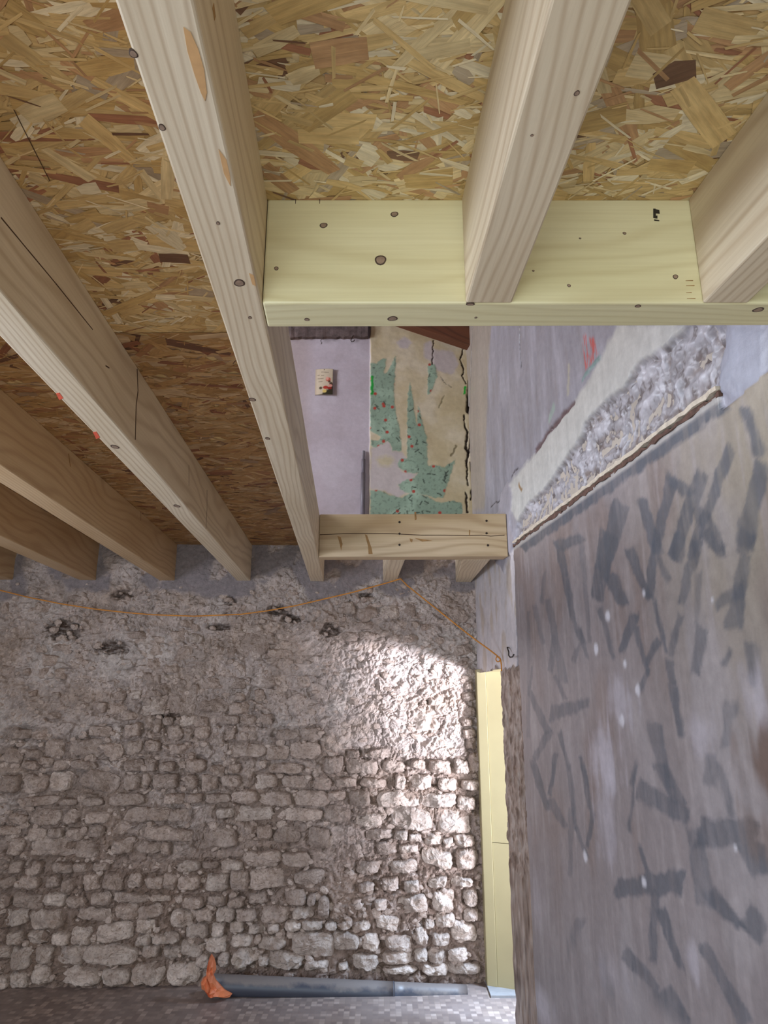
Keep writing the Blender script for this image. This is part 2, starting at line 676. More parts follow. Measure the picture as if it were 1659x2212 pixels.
# near wall with a wide doorway behind the camera
o = boxes('wall_near', [(-3.5, -1.7, -2.9, -2.6, 0, 6.2), (0.7, 1.7, -2.9, -2.6, 0, 6.2), (-1.7, 0.7, -2.9, -2.6, 2.1, 6.2)], M['shell'])
tag(o, 'rough rendered wall with a wide doorway', kind='structure')
o = boxes('roof', [(-3.6, 3.0, -3.0, 5.0, 5.0, 5.1)], M['roof'])
tag(o, 'dark boarded underside of the roof above the upper room', kind='structure')

# ------------------------------------------------------------------ FAR WALL, ground floor rubble
GX0, GX1, GZ0, GZ1, GS = -2.75, 0.64, -0.02, ZTa + 0.03, 0.0066
us = np.arange(GX0, GX1 + GS, GS)
zs = np.arange(GZ0, GZ1 + GS, GS)
X, Z = np.meshgrid(us, zs)

STONES = {
    (0, 1860): [(100, 340, 420, 500), (430, 320, 660, 470), (670, 365, 890, 485), (925, 320, 1120, 460), (1165, 330, 1520, 430),
                (1540, 340, 1740, 410), (0, 500, 290, 690), (300, 500, 650, 710), (760, 485, 1130, 615), (1165, 450, 1380, 610),
                (1400, 450, 1659, 590), (50, 720, 230, 880), (255, 730, 460, 860), (510, 730, 690, 880), (720, 690, 930, 880),
                (945, 630, 1380, 850), (1370, 590, 1600, 745), (1385, 750, 1530, 870), (1540, 765, 1760, 860), (80, 895, 310, 1140),
                (-60, 870, 90, 1010), (340, 890, 540, 1060), (560, 880, 840, 1080), (855, 860, 1410, 1075), (1440, 870, 1625, 1010),
                (90, 1145, 270, 1320), (285, 1070, 510, 1280), (555, 1090, 1005, 1280), (1015, 1110, 1310, 1290),
                (1340, 1050, 1650, 1290), (-60, 1190, 80, 1320), (300, 20, 410, 155), (520, 20, 740, 130), (750, 20, 890, 120),
                (925, 10, 1120, 105), (455, 140, 630, 275), (630, 160, 780, 325), (860, 130, 1030, 300), (1040, 120, 1250, 310),
                (1300, 120, 1470, 280), (1480, 150, 1700, 300), (150, 160, 400, 300), (-40, 170, 140, 300), (70, 0, 220, 140)],
    (350, 1860): [(180, 370, 440, 500), (450, 350, 655, 470), (665, 380, 850, 490), (860, 320, 1080, 450), (1270, 300, 1470, 460),
                  (1480, 340, 1580, 460), (75, 510, 310, 690), (340, 480, 500, 630), (550, 480, 730, 640), (750, 490, 950, 630),
                  (985, 480, 1290, 650), (1330, 470, 1540, 600), (1590, 370, 1720, 600), (245, 650, 480, 800), (490, 650, 640, 790),
                  (680, 620, 830, 740), (870, 660, 1050, 760), (1075, 645, 1190, 755), (1250, 605, 1420, 740), (1435, 615, 1640, 715),
                  (0, 720, 190, 850), (190, 830, 400, 980), (450, 790, 660, 945), (675, 755, 950, 900), (985, 775, 1290, 935),
                  (1305, 725, 1739, 970), (0, 880, 180, 1010), (330, 960, 480, 1100), (570, 940, 690, 1090), (695, 905, 975, 1090),
                  (985, 960, 1085, 1090), (1095, 935, 1460, 1110), (1470, 1020, 1720, 1115), (20, 1030, 370, 1280), (170, 150, 400, 290),
                  (430, 130, 685, 320), (695, 90, 890, 335), (915, 85, 1300, 300), (1330, 95, 1659, 250), (0, 140, 150, 290),
                  (130, 0, 380, 120), (405, 0, 590, 80), (610, 0, 825, 100), (835, 0, 1170, 60)],
    (700, 1860): [(0, 630, 140, 720), (165, 605, 290, 700), (295, 625, 465, 715), (535, 570, 780, 710), (80, 740, 380, 930),
                  (400, 745, 570, 935), (610, 770, 895, 925), (1030, 600, 1135, 700), (1145, 555, 1330, 690), (1315, 630, 1580, 830),
                  (1100, 745, 1290, 880), (940, 700, 1060, 860), (270, 955, 580, 1115), (600, 935, 880, 1075), (925, 905, 1055, 1040),
                  (1070, 915, 1230, 1060), (1270, 885, 1490, 1040), (1280, 1050, 1600, 1160), (1010, 1065, 1260, 1170),
                  (600, 1085, 940, 1160), (150, 1050, 240, 1130), (340, 0, 560, 155), (690, 0, 960, 140), (510, 400, 650, 510),
                  (770, 360, 1040, 540), (1100, 320, 1340, 530), (1440, 280, 1570, 475), (585, 175, 755, 320), (820, 200, 990, 330),
                  (1080, 165, 1260, 290), (340, 235, 520, 330), (1290, 165, 1530, 275), (1440, 490, 1590, 615)],
    (0, 1580): [(0, 170, 215, 330), (225, 180, 420, 285), (435, 90, 650, 265), (670, 80, 1045, 270), (1060, 110, 1250, 270),
                (1290, 90, 1445, 240), (1460, 90, 1640, 220), (200, 295, 390, 390), (395, 260, 530, 345), (715, 285, 1000, 400),
                (1265, 280, 1455, 420), (1475, 280, 1600, 410), (540, 295, 700, 400), (0, 460, 170, 630), (210, 450, 470, 640),
                (480, 400, 745, 620), (765, 410, 1225, 620), (1265, 430, 1425, 600), (1440, 430, 1535, 570), (170, 670, 600, 770),
                (610, 680, 780, 760), (850, 670, 1040, 770), (1095, 640, 1480, 770), (60, 840, 260, 960), (270, 790, 640, 970),
                (650, 800, 800, 960), (885, 820, 1120, 950), (1255, 780, 1750, 930), (-40, 970, 190, 1070), (270, 980, 460, 1140),
                (660, 980, 830, 1115), (900, 960, 1050, 1090), (1450, 970, 1760, 1120), (480, 980, 650, 1090), (60, 1090, 230, 1290),
                (310, 1090, 760, 1290), (780, 1110, 1000, 1290), (1135, 1080, 1370, 1270), (1385, 1130, 1640, 1250)],
    (350, 1580): [(-110, 430, 180, 600), (230, 450, 350, 600), (400, 440, 560, 620), (590, 440, 800, 570), (925, 430, 1205, 590),
                  (1215, 440, 1500, 590), (1540, 460, 1739, 600), (-30, 310, 130, 420), (50, 130, 310, 245), (210, 275, 430, 430),
                  (690, 120, 1050, 270), (1070, 140, 1290, 300), (1305, 110, 1610, 280), (1070, 330, 1430, 430), (470, 350, 640, 470),
                  (670, 330, 800, 430), (0, 640, 205, 750), (220, 640, 420, 740), (435, 640, 690, 740), (705, 600, 975, 750),
                  (985, 610, 1340, 760), (1355, 610, 1690, 770), (40, 800, 300, 940), (540, 780, 740, 900), (755, 775, 1150, 920),
                  (1165, 785, 1640, 920), (320, 970, 760, 1200), (70, 1010, 310, 1140), (950, 960, 1140, 1100), (1155, 960, 1400, 1140),
                  (1500, 1000, 1700, 1200), (1215, 1240, 1510, 1400), (-20, 1130, 80, 1270), (840, 1220, 1200, 1370)],
    (700, 1580): [(235, 285, 540, 445), (605, 290, 830, 430), (0, 245, 200, 440), (900, 285, 1050, 400), (1075, 290, 1320, 440),
                  (1335, 285, 1480, 440), (115, 475, 330, 580), (365, 475, 665, 580), (725, 440, 830, 595), (875, 450, 1115, 600),
                  (1160, 470, 1375, 610), (1395, 490, 1600, 610), (35, 605, 245, 720), (255, 605, 480, 765), (535, 605, 985, 775),
                  (1005, 635, 1340, 780), (1370, 655, 1560, 815), (25, 765, 295, 945), (310, 830, 600, 980), (660, 785, 1125, 1000),
                  (1175, 825, 1500, 1040), (435, 1000, 715, 1110), (725, 1015, 850, 1110), (865, 1045, 1010, 1140),
                  (1025, 1055, 1205, 1165), (1218, 1092, 1320, 1168), (1335, 1065, 1540, 1180), (535, 1135, 765, 1270),
                  (775, 1165, 960, 1250), (985, 1205, 1335, 1400), (1355, 1195, 1560, 1420), (235, 185, 355, 275), (445, 175, 735, 275),
                  (1465, 60, 1560, 180), (1485, 205, 1600, 420), (1565, 630, 1640, 850)],
    (0, 1280): [(1485, 665, 1645, 800), (1420, 815, 1655, 980), (1465, 992, 1655, 1065), (1412, 1075, 1690, 1250), (1305, 985, 1448, 1100),
                (945, 1115, 1090, 1240), (1105, 1135, 1285, 1260), (1235, 1215, 1425, 1315), (1255, 1335, 1440, 1490),
                (1565, 1295, 1645, 1440), (365, 635, 585, 755), (212, 772, 308, 850), (382, 765, 495, 880), (545, 765, 660, 890),
                (485, 515, 720, 600), (352, 532, 468, 620), (-20, 85, 70, 210), (342, 95, 475, 190), (0, 765, 170, 860),
                (1295, 395, 1560, 470), (1525, 435, 1700, 650), (1105, 1005, 1295, 1120), (492, 1015, 600, 1100), (262, 992, 360, 1070),
                (482, 1225, 600, 1300), (305, 1405, 500, 1517), (35, 1385, 300, 1510), (645, 25, 850, 100), (905, 1365, 1120, 1480)],
    (350, 1280): [(95, 535, 285, 695), (0, 695, 165, 825), (195, 695, 495, 855), (5, 835, 125, 910), (85, 885, 245, 1035),
                  (275, 925, 370, 1085), (55, 1035, 325, 1250), (-60, 910, 75, 1055), (385, 865, 665, 985), (350, 1045, 675, 1240),
                  (695, 865, 865, 985), (915, 805, 1195, 975), (715, 1025, 850, 1110), (935, 985, 1040, 1120), (675, 1115, 930, 1240),
                  (780, 1245, 970, 1360), (990, 1245, 1130, 1360), (365, 1275, 470, 1370), (565, 1255, 770, 1350), (175, 1255, 345, 1370),
                  (45, 1365, 195, 1510), (325, 1365, 480, 1500), (645, 1385, 750, 1517), (175, 275, 300, 350), (265, 412, 410, 520),
                  (75, 385, 255, 520), (755, 425, 1095, 660), (835, 325, 1050, 410), (1065, 575, 1325, 675), (1335, 845, 1530, 980),
                  (1140, 1395, 1390, 1517), (1405, 1375, 1630, 1517), (0, 1275, 105, 1355), (635, 545, 750, 675)],
    (700, 1280): [(335, 125, 535, 270), (555, 125, 785, 265), (805, 85, 945, 275), (325, 292, 540, 380), (872, 1155, 1205, 1425),
                  (1075, 1035, 1235, 1165), (1315, 525, 1525, 640), (1335, 655, 1495, 755), (1105, 875, 1250, 1005), (242, 1072, 358, 1150),
                  (345, 395, 540, 480), (982, 322, 1080, 390), (645, 425, 770, 510), (805, 432, 930, 510), (1132, 452, 1230, 530),
                  (185, 405, 330, 500), (1412, 1012, 1555, 1120), (1442, 1152, 1555, 1270), (1412, 1282, 1520, 1380), (1422, 902, 1530, 1000),
                  (1425, 1392, 1555, 1500), (352, 32, 520, 100), (135, 85, 325, 210), (1255, 65, 1495, 310)],
}
stones = []
for (ox, oy), lst in STONES.items():
    for (a, b_, c_, d_) in lst:
        k = 350.0 / 1659.0
        x0, y0, x1, y1 = ox + a * k, oy + b_ * k, ox + c_ * k, oy + d_ * k
        p0, p1 = on_far(x0, y0, 0.02), on_far(x1, y1, 0.02)
        p2, p3 = on_far(x1, y0, 0.02), on_far(x0, y1, 0.02)
        cx, cz = (p0.x + p1.x + p2.x + p3.x) / 4, (p0.z + p1.z + p2.z + p3.z) / 4
        hw, hh = (p1.x - p3.x) / 2, (p0.z - p3.z) / 2
        stones.append((cx, cz, hw, hh, (x0 + x1) / 2, (y0 + y1) / 2))

# cement around the joist ends (pixel outline on the wall)
CEM = [[(-60, 1180), (50, 1180), (60, 1290), (20, 1296), (-60, 1300)],
       [(100, 1225), (215, 1180), (240, 1240), (235, 1280), (160, 1275), (110, 1262)],
       [(300, 1255), (375, 1180), (440, 1178), (520, 1180), (560, 1230), (545, 1288), (470, 1292), (400, 1278), (330, 1275)],
       [(545, 1178), (640, 1178), (640, 1225), (600, 1235), (570, 1265), (545, 1260)],
       [(632, 1225), (670, 1180), (830, 1178), (835, 1240), (790, 1262), (755, 1280), (700, 1302), (668, 1292), (645, 1262)],
       [(820, 1200), (920, 1200), (905, 1255), (880, 1292), (845, 1290), (820, 1270)],
       [(935, 1235), (1035, 1190), (1035, 1275), (985, 1278), (945, 1268)]]
CEM = [[far_xz(*p) for p in c] for c in CEM]
HOLES = [(137, 1360, 38, 20), (240, 1398, 36, 14), (262, 1284, 22, 9), (473, 1354, 24, 6), (600, 1318, 22, 10), (628, 1336, 20, 8),
         (712, 1360, 22, 13), (358, 1548, 24, 10), (790, 1287, 16, 6), (495, 1297, 14, 8)]


def far_height(x, z):
    xw = x + 0.02 * perlin(x * 9, z * 9, 31)
    zw = z + 0.02 * perlin(x * 9, z * 9, 32)
    h = 0.016 * fbm(x * 2.1, z * 2.6, 3, 1)
    f1, f2, v = cells(xw * 13, zw * 17, 5)
    h = h + 0.027 * (v - 0.5) * sstep(0.0, 0.22, f2 - f1) - 0.005 * (1 - sstep(0.0, 0.12, f2 - f1))
    f1b, f2b, vb = cells(xw * 34, zw * 40, 6)
    h = h + 0.017 * (vb - 0.5) * sstep(0.0, 0.25, f2b - f1b)
    h = h + 0.009 * fbm(x * 21, z * 24, 4, 12, 0.6)
    rg = 1 - np.abs(perlin((xw + 0.5 * zw) * 30, (zw - 0.5 * xw) * 22, 14)) * 2
    h = h + 0.008 * rg * sstep(-0.3, 0.4, perlin(x * 3, z * 3, 15) + 0.3)
    return h


print('far wall grid', X.shape)
H = far_height(X, Z)
base = np.zeros(X.shape + (3,)) + np.array(srgb(176, 160, 151))
tone = fbm(X * 2.0, Z * 2.4, 4, 40)
base = mixc(base, srgb(164, 144, 130), sstep(-0.1, 0.6, tone) * 0.8)
base = mixc(base, srgb(190, 177, 169), sstep(0.1, 0.7, -tone) * 0.8)
f1, f2, v = cells(X * 15, Z * 18, 9)
base = base * (0.84 + 0.32 * v)[..., None]
# earthy joints low on the wall
low = sstep(CAMZ - 0.55, CAMZ - 1.0, Z)
base = mixc(base, srgb(126, 103, 88), low * 0.65)
joint = np.zeros(X.shape)
for (cx, cz, hw, hh, px, py) in stones:
    m_ = (np.abs(X - cx) < hw * 1.5 + 0.03) & (np.abs(Z - cz) < hh * 1.5 + 0.03)
    d = (np.abs((X - cx) / (hw + 0.012)) ** 3 + np.abs((Z - cz) / (hh + 0.012)) ** 3) ** (1 / 3)
    joint = np.maximum(joint, np.where(m_, sstep(1.22, 0.95, d), 0))
upper = sstep(CAMZ - 0.25, CAMZ + 0.1, Z)
H -= joint * (0.013 * (1 - upper) + 0.005 * upper)
ring = joint * (1 - upper)
base = mixc(base, srgb(108, 87, 73), ring * 0.5)
cem = np.zeros(X.shape)
wx = X + 0.02 * fbm(X * 9, Z * 9, 3, 61)
wz = Z + 0.02 * fbm(X * 9, Z * 9, 3, 62)
for c in CEM:
    cem = np.maximum(cem, soft_poly(wx, wz, c, 0.008))
cem = np.maximum(cem, sstep(ZTa - 0.13, ZTa - 0.02, wz) * 0.9)
rub = sstep(0.25, 0.5, fbm(X * 5, Z * 5, 3, 66))
cem = cem * (1 - 0.75 * rub)
H = H * (1 - 0.8 * cem) + cem * (0.006 + 0.004 * fbm(X * 8, Z * 8, 3, 64))
base = mixc(base, srgb(124, 114, 114), cem * 0.9)
for (hx, hy, rx, ry) in HOLES:
    c0 = far_xz(hx, hy)
    ax = abs(far_xz(hx + rx, hy)[0] - c0[0])
    az = abs(far_xz(hx, hy + ry)[1] - c0[1])
    nn = 0.55 * fbm(X * 26, Z * 34, 3, 71)
    d = np.hypot((X - c0[0]) / (ax * 1.15), (Z - c0[1]) / (az * 1.25)) + nn * 0.45
    mk_ = sstep(1.1, 0.6, d)
    H -= 0.03 * mk_ * (1 + 0.5 * fbm(X * 22, Z * 70, 3, 73))
    base = mixc(base, srgb(74, 54, 42), mk_ * (0.45 + 0.5 * sstep(0.2, -0.2, fbm(X * 22, Z * 70, 3, 73))))
P = np.stack([X, FW0 + FWK * X - H, Z], -1)
wall_far = grid_obj('wall_far', P, None, base, M['mortar'], None, False)
tag(wall_far, 'rubble stone wall with earthy mortar under the joist ends', kind='structure')
# masonry behind the face
boxes('masonry_core', [(-3.5, 0.60, 4.60, 4.95, 0, 6.2), (0.60, 1.9, 4.60, 4.95, 0, 6.2)], M['shell'], wall_far)


def stone_mesh(cx, cz, hw, hh, h0, seed, n=38, rough=1.0):
    r = np.random.default_rng(seed)
    rings = [0.0, 0.2, 0.38, 0.54, 0.68, 0.80, 0.89, 0.95, 1.0, 1.04]
    p = r.uniform(2.6, 6.0)
    th = np.linspace(0, 2 * math.pi, n, endpoint=False)
    rad = (np.abs(np.cos(th) / hw) ** p + np.abs(np.sin(th) / hh) ** p) ** (-1 / p)
    # broken outline: a polygon with a few corners knocked off
    m = r.integers(6, 10)
    ca = np.sort((np.arange(m) + r.uniform(-0.35, 0.35, m)) / m * 2 * math.pi)
    cr = r.uniform(0.78, 1.14, m)
    wob = np.interp(th, np.concatenate([ca[-1:] - 2 * math.pi, ca, ca[:1] + 2 * math.pi]), np.concatenate([cr[-1:], cr, cr[:1]]))
    rad = rad * wob * (1 + r.normal(0, 0.035, n))
    rot = r.normal(0, 0.08)
    tx, tz = r.normal(0, 0.16), r.normal(-0.10, 0.16)
    V = [(0, 0, 0)]
    for t in rings[1:]:
        for k in range(n):
            V.append((math.cos(th[k]) * rad[k] * t, math.sin(th[k]) * rad[k] * t, t))
    V = np.array(V)
    lx = V[:, 0] * math.cos(rot) - V[:, 1] * math.sin(rot)
    lz = V[:, 0] * math.sin(rot) + V[:, 1] * math.cos(rot)
    t = V[:, 2]
    gx, gz = cx + lx, cz + lz
    s = r.uniform(0, 50)
    f1, f2, v = cells((gx + s) * 17, gz * 20, int(seed) % 50)
    # broken faces: the lowest of a few tilted planes
    size = min(hw, hh)
    fac = np.zeros_like(lx) + 0.004
    for _k in range(7):
        ph, sl, of = r.uniform(0, 6.283), r.uniform(0.15, 0.75), r.uniform(-0.05, 0.75) * size
        fac = np.minimum(fac, sl * (of - (math.cos(ph) * lx + math.sin(ph) * lz)))
    face = h0 + 0.006 + tx * lx + tz * lz + np.maximum(fac, -0.03)
    face = face + rough * (0.018 * (v - 0.5) * sstep(0, 0.35, f2 - f1) + 0.011 * perlin((gx + s) * 15, gz * 18, 3)
                           + 0.009 * perlin((gx + s) * 38, gz * 42, 4) + 0.004 * perlin(gx * 85, gz * 85, 8))
    prof = np.clip(1 - t ** 8, 0, 1) ** 0.7
    y = np.where(t > 1.0, -0.045, -0.008 + (face + 0.008) * prof)
    faces = [(0, 1 + k, 1 + (k + 1) % n) for k in range(n)]
    for i in range(len(rings) - 2):
        a, b_ = 1 + i * n, 1 + (i + 1) * n
        for k in range(n):
            k2 = (k + 1) % n
            faces.append((a + k, b_ + k, b_ + k2, a + k2))
    return lx, lz, y, faces


for i, (cx, cz, hw, hh, px, py) in enumerate(stones):
    if cx + hw > 0.60:
        continue
    up = py < 1640
    h0 = (0.010 if py < 1560 else 0.018 if up else 0.027) + 0.010 * random.random()
    lx, lz, yy, faces = stone_mesh(cx, cz, hw * 1.03, hh * 1.03, h0, 100 + i)
    base_h = 0.016 * float(fbm(np.array([cx * 2.1]), np.array([cz * 2.6]), 3, 1)[0])
    loc = Vector((cx, fwy(cx) - base_h, cz))
    me = bpy.data.meshes.new('stone')
    me.from_pydata([(float(a), float(-c), float(b_)) for a, b_, c in zip(lx, lz, yy)], [], [f[::-1] for f in faces])
    pale = py > 1985 or (px > 860 and py > 1660) or random.random() < 0.10
    me.materials.append(M['stone_pale' if pale else 'stone'])
    me.update()
    so = bpy.data.objects.new('stone', me)
    COL.objects.link(so)
    so.parent = wall_far
    so.location = loc

# small rubble chips too small and many to pick apart, pressed into the mortar
V, Fc = [], []
for i in range(2300):
    cx = random.uniform(-2.9, 0.57)
    cz = random.uniform(0.02, ZBa - 0.02)
    if any(abs(cx - s[0]) < s[2] * 0.9 and abs(cz - s[1]) < s[3] * 0.9 for s in stones):
        continue
    a = random.uniform(0.010, 0.034)
    b_ = a * random.uniform(0.45, 0.9)
    hgt = random.uniform(0.004, 0.016)
    hb = float(far_height(np.array([[cx]]), np.array([[cz]]))[0, 0]) - 0.006
    n = 8
    rot = random.uniform(-0.6, 0.6)
    k0 = len(V)
    tl = random.uniform(-0.4, 0.4)
    V.append((cx, fwy(cx) - hb - hgt, cz))
    for (t, hf) in ((0.6, 0.85), (1.0, -0.6)):
        for k in range(n):
            th = 2 * math.pi * k / n
            rr = t * (1 + random.uniform(-0.22, 0.22))
            x_, z_ = a * rr * math.cos(th), b_ * rr * math.sin(th)
            x2 = x_ * math.cos(rot) - z_ * math.sin(rot)
            z2 = x_ * math.sin(rot) + z_ * math.cos(rot)
            V.append((cx + x2, fwy(cx) - hb - hgt * hf - tl * x2 * (0.3 if t < 1 else 0), cz + z2))
    for k in range(n):
        k2 = (k + 1) % n
        Fc.append((k0, k0 + 1 + k2, k0 + 1 + k))
        Fc.append((k0 + 1 + k, k0 + 1 + k2, k0 + 1 + n + k2, k0 + 1 + n + k))
o = mk('rubble_chips', V, Fc, M['stone'], wall_far)
o['kind'] = 'stuff'

# ------------------------------------------------------------------ RIGHT WALL
RS = 0.0068
s_arr = np.arange(-3.05, 0.845, RS)
z_arr = np.arange(0.0, 4.95, RS)
# coarse where the photograph does not look
s_arr = np.concatenate([np.arange(-6.3, -3.05, 0.15), s_arr])
z_arr = np.concatenate([np.arange(0.0, 0.72, 0.06), np.arange(0.72, 4.45, RS), np.arange(4.45, 5.06, 0.1)])
S, Z = np.meshgrid(s_arr, z_arr)
print('right wall grid', S.shape)


def rpoly(pts):
    return [right_sz(*p) for p in pts]


sw = S + 0.010 * fbm(S * 14, Z * 14, 3, 81)
zw = Z + 0.010 * fbm(S * 14, Z * 14, 3, 82)
col = np.zeros(S.shape + (3,)) + np.array(srgb(150, 146, 153))
HR = 0.004 * fbm(S * 3, Z * 3, 3, 83)
# upper plaster: streaky limewash
st = fbm(S * 12, Z * 2.2, 4, 84)
col = mixc(col, srgb(172, 169, 178), sstep(0.0, 0.6, st) * 0.45)
col = mixc(col, srgb(138, 130, 130), sstep(0.2, 0.8, -st) * 0.45)
corner = rpoly([(1000, 690), (1062, 690), (1055, 800), (1050, 950), (1048, 1100), (1000, 1110)])
col = mixc(col, srgb(164, 152, 136), soft_poly(sw, zw, corner, 0.015) * 0.8)
edge = [(1118, 1125), (1140, 1090), (1180, 1052), (1215, 1000), (1252, 948), (1262, 915), (1290, 882), (1340, 842), (1372, 795), (1400, 768),
        (1432, 752), (1460, 728), (1490, 700)]
rail = [(1562, 846), (1115, 1176)]
cream = rpoly([(1085, 1065), (1155, 980), (1236, 872), (1275, 815), (1335, 700)] + edge[::-1])
col = mixc(col, srgb(192, 189, 182), soft_poly(sw, zw, cream, 0.008))
# bare masonry where the plaster has come away
torn = rpoly(edge + [(1572, 700), (1572, 760), (1560, 840)] + rail)
tm = soft_poly(sw, zw, torn, 0.006)
f1, f2, v = cells((sw + 0.03 * fbm(S * 9, Z * 9, 3, 87)) * 17, (zw + 0.03 * fbm(S * 9, Z * 9, 3, 89)) * 11, 88)
tn = fbm(S * 13 + 2 * perlin(S * 7, Z * 7, 79), Z * 9, 5, 85, 0.62)
tcol = np.zeros(col.shape) + np.array(srgb(152, 146, 147))
tcol = mixc(tcol, srgb(180, 175, 178), sstep(0.05, 0.5, tn) * 0.8)
tcol = mixc(tcol, srgb(128, 114, 107), sstep(0.15, 0.6, -tn) * 0.7)
tcol = tcol * (0.88 + 0.24 * v)[..., None]
tcol = mixc(tcol, srgb(194, 190, 193), sstep(0.80, 0.88, v + 0.2 * tn) * 0.6)
tcol = mixc(tcol, srgb(84, 70, 64), sstep(0.34, 0.6, fbm(S * 24, Z * 18, 4, 78, 0.65)) * 0.7)
(ra, rz), (rb, rz2) = right_sz(1115, 1176), right_sz(1562, 846)
foot = Z - (rz + (rz2 - rz) * (S - ra) / (rb - ra))
tcol = mixc(tcol, srgb(116, 98, 86), sstep(0.09, 0.01, foot + 0.06 * tn) * 0.7)
# darker, browner along the foot of the band
col = col * (1 - tm[..., None]) + tcol * tm[..., None]
HR = HR + tm * (-0.022 + 0.007 * (v - 0.5) * sstep(0, 0.3, f2 - f1) + 0.010 * tn + 0.006 * fbm(S * 34, Z * 34, 3, 86))
blot = rpoly([(1572, 690), (1670, 690), (1670, 860), (1600, 862), (1556, 848), (1548, 810), (1566, 770)])
bm_ = soft_poly(sw + 0.02 * fbm(S * 6, Z * 6, 2, 90), zw, blot, 0.02)
col = mixc(col, srgb(156, 156, 166), bm_)
HR = HR * (1 - bm_) + bm_ * 0.012
# lower wall: scraped plaster
s_edge = right_sz(1113, 1190)[0]
low_poly = rpoly([(1113, 1180), (1562, 848)])
(sa, za), (sb, zb) = low_poly
rail_z = za + (zb - za) * (S - sa) / (sb - sa)
z_mort = right_sz(1600, 858)[1]
lowm = ((S < s_edge + 0.006 * perlin(Z * 12, Z * 0 + 3.3, 91)) & (Z < np.where(S < sb, z_mort + 0.02 * perlin(S * 8, S * 0, 92), rail_z)))
lowm = lowm.astype(float)
lc = np.zeros(col.shape) + np.array(srgb(139, 129, 128))
n1 = fbm(S * 3.0, Z * 1.2, 4, 95)
n2 = fbm(S * 22, Z * 2.4, 4, 96)
lc = mixc(lc, srgb(158, 146, 126), sstep(-1.2, -2.4, S) * sstep(CAMZ - 0.4, CAMZ + 0.5, Z) * 0.9)
lc = mixc(lc, srgb(128, 112, 106), sstep(0.1, 0.7, n1) * 0.7)
lc = mixc(lc, srgb(160, 152, 152), sstep(0.1, 0.7, -n1) * 0.6)
lc = mixc(lc, srgb(162, 152, 150), sstep(0.2, 0.7, n2) * 0.4)
DARK = srgb(86, 89, 96)


def strokes(lst, ox, oy, k):
    """broad dried brush strokes, each a tapering band outlined on the wall"""
    global lc
    for q in lst:
        x0, y0, x1, y1, w = q[:5]
        amt = q[5] if len(q) > 5 else 0.8
        LL = math.hypot(x1 - x0, y1 - y0) + 1e-6
        ux, uy = (x1 - x0) / LL, (y1 - y0) / LL
        wa, wb = (w * 0.55, w * 0.38) if int(x0) % 20 == 0 else (w * 0.40, w * 0.55)
        sk = (0.35 if int(y0) % 20 == 0 else -0.3)
        cs = [(x0 - uy * wa - ux * wa * sk, y0 + ux * wa - uy * wa * sk), (x0 + uy * wa + ux * wa * sk, y0 - ux * wa + uy * wa * sk),
              (x1 + uy * wb + ux * wb * sk, y1 - ux * wb + uy * wb * sk), (x1 - uy * wb - ux * wb * sk, y1 + ux * wb - uy * wb * sk)]
        poly = [right_sz(ox + x / k, oy + y / k) for x, y in cs]
        s0, s1 = min(p[0] for p in poly) - 0.03, max(p[0] for p in poly) + 0.03
        z0, z1 = min(p[1] for p in poly) - 0.03, max(p[1] for p in poly) + 0.03
        i0, i1 = np.searchsorted(s_arr, [s0, s1])
        j0, j1 = np.searchsorted(z_arr, [z0, z1])
        if i1 <= i0 or j1 <= j0:
            continue
        sl = (slice(j0, j1), slice(i0, i1))
        mm = soft_poly(sw[sl] + 0.003 * n2[sl], zw[sl] + 0.002 * n2[sl], poly, 0.004)
        dry = 0.6 + 0.4 * sstep(-0.45, 0.35, n2[sl] + 0.5 * perlin(S[sl] * 60, Z[sl] * 6, 97) + 0.4 * n1[sl])
        lc[sl] = mixc(lc[sl], DARK, mm * amt * (0.25 + 0.75 * dry))


K1 = 1659 / 569.0
strokes([(340, 90, 520, 30, 70), (360, 80, 400, 280, 50), (400, 280, 450, 560, 45), (450, 560, 520, 700, 35, .6), (500, 60, 560, 700, 30, .5),
         (680, 0, 600, 430, 110), (680, 260, 770, 460, 90), (800, 100, 930, 420, 60), (990, 0, 930, 420, 55), (990, 150, 1060, 310, 40),
         (1130, 0, 1100, 170, 90), (1240, 50, 1140, 460, 70), (1280, 0, 1410, 150, 70), (1560, 0, 1520, 150, 110), (1550, 150, 1470, 620, 95),
         (1540, 340, 1360, 480, 80), (1260, 250, 1230, 600, 40, .5), (270, 250, 250, 450, 30, .5), (290, 420, 390, 950, 50, .6),
         (330, 640, 300, 880, 35, .6), (200, 450, 260, 700, 30, .5), (480, 600, 540, 800, 35, .6), (490, 700, 450, 820, 30, .6),
         (620, 470, 710, 800, 35, .7), (840, 510, 760, 760, 60), (840, 600, 930, 900, 40), (1000, 660, 910, 830, 50), (960, 430, 1050, 760, 30),
         (1140, 520, 1070, 780, 45), (1060, 800, 1080, 960, 55), (1080, 960, 1140, 1290, 50), (930, 850, 880, 1000, 40), (1280, 600, 1220, 900, 80),
         (1450, 740, 1400, 840, 50), (1600, 700, 1600, 960, 100, .6), (190, 850, 170, 1000, 20), (170, 1000, 300, 1270, 45), (300, 1260, 200, 1430, 50),
         (190, 1430, 240, 1604, 50), (165, 500, 165, 1300, 22, .5), (330, 900, 400, 1050, 30, .7), (300, 1140, 550, 1080, 85, .8),
         (360, 1250, 430, 1500, 25), (340, 1390, 310, 1600, 30), (490, 1400, 540, 1600, 25), (850, 1440, 820, 1600, 25), (960, 1200, 1060, 1604, 80, .7),
         (1460, 1050, 1420, 1350, 80, .55), (1330, 1380, 1320, 1604, 90, .6)], 1090, 1150, K1)
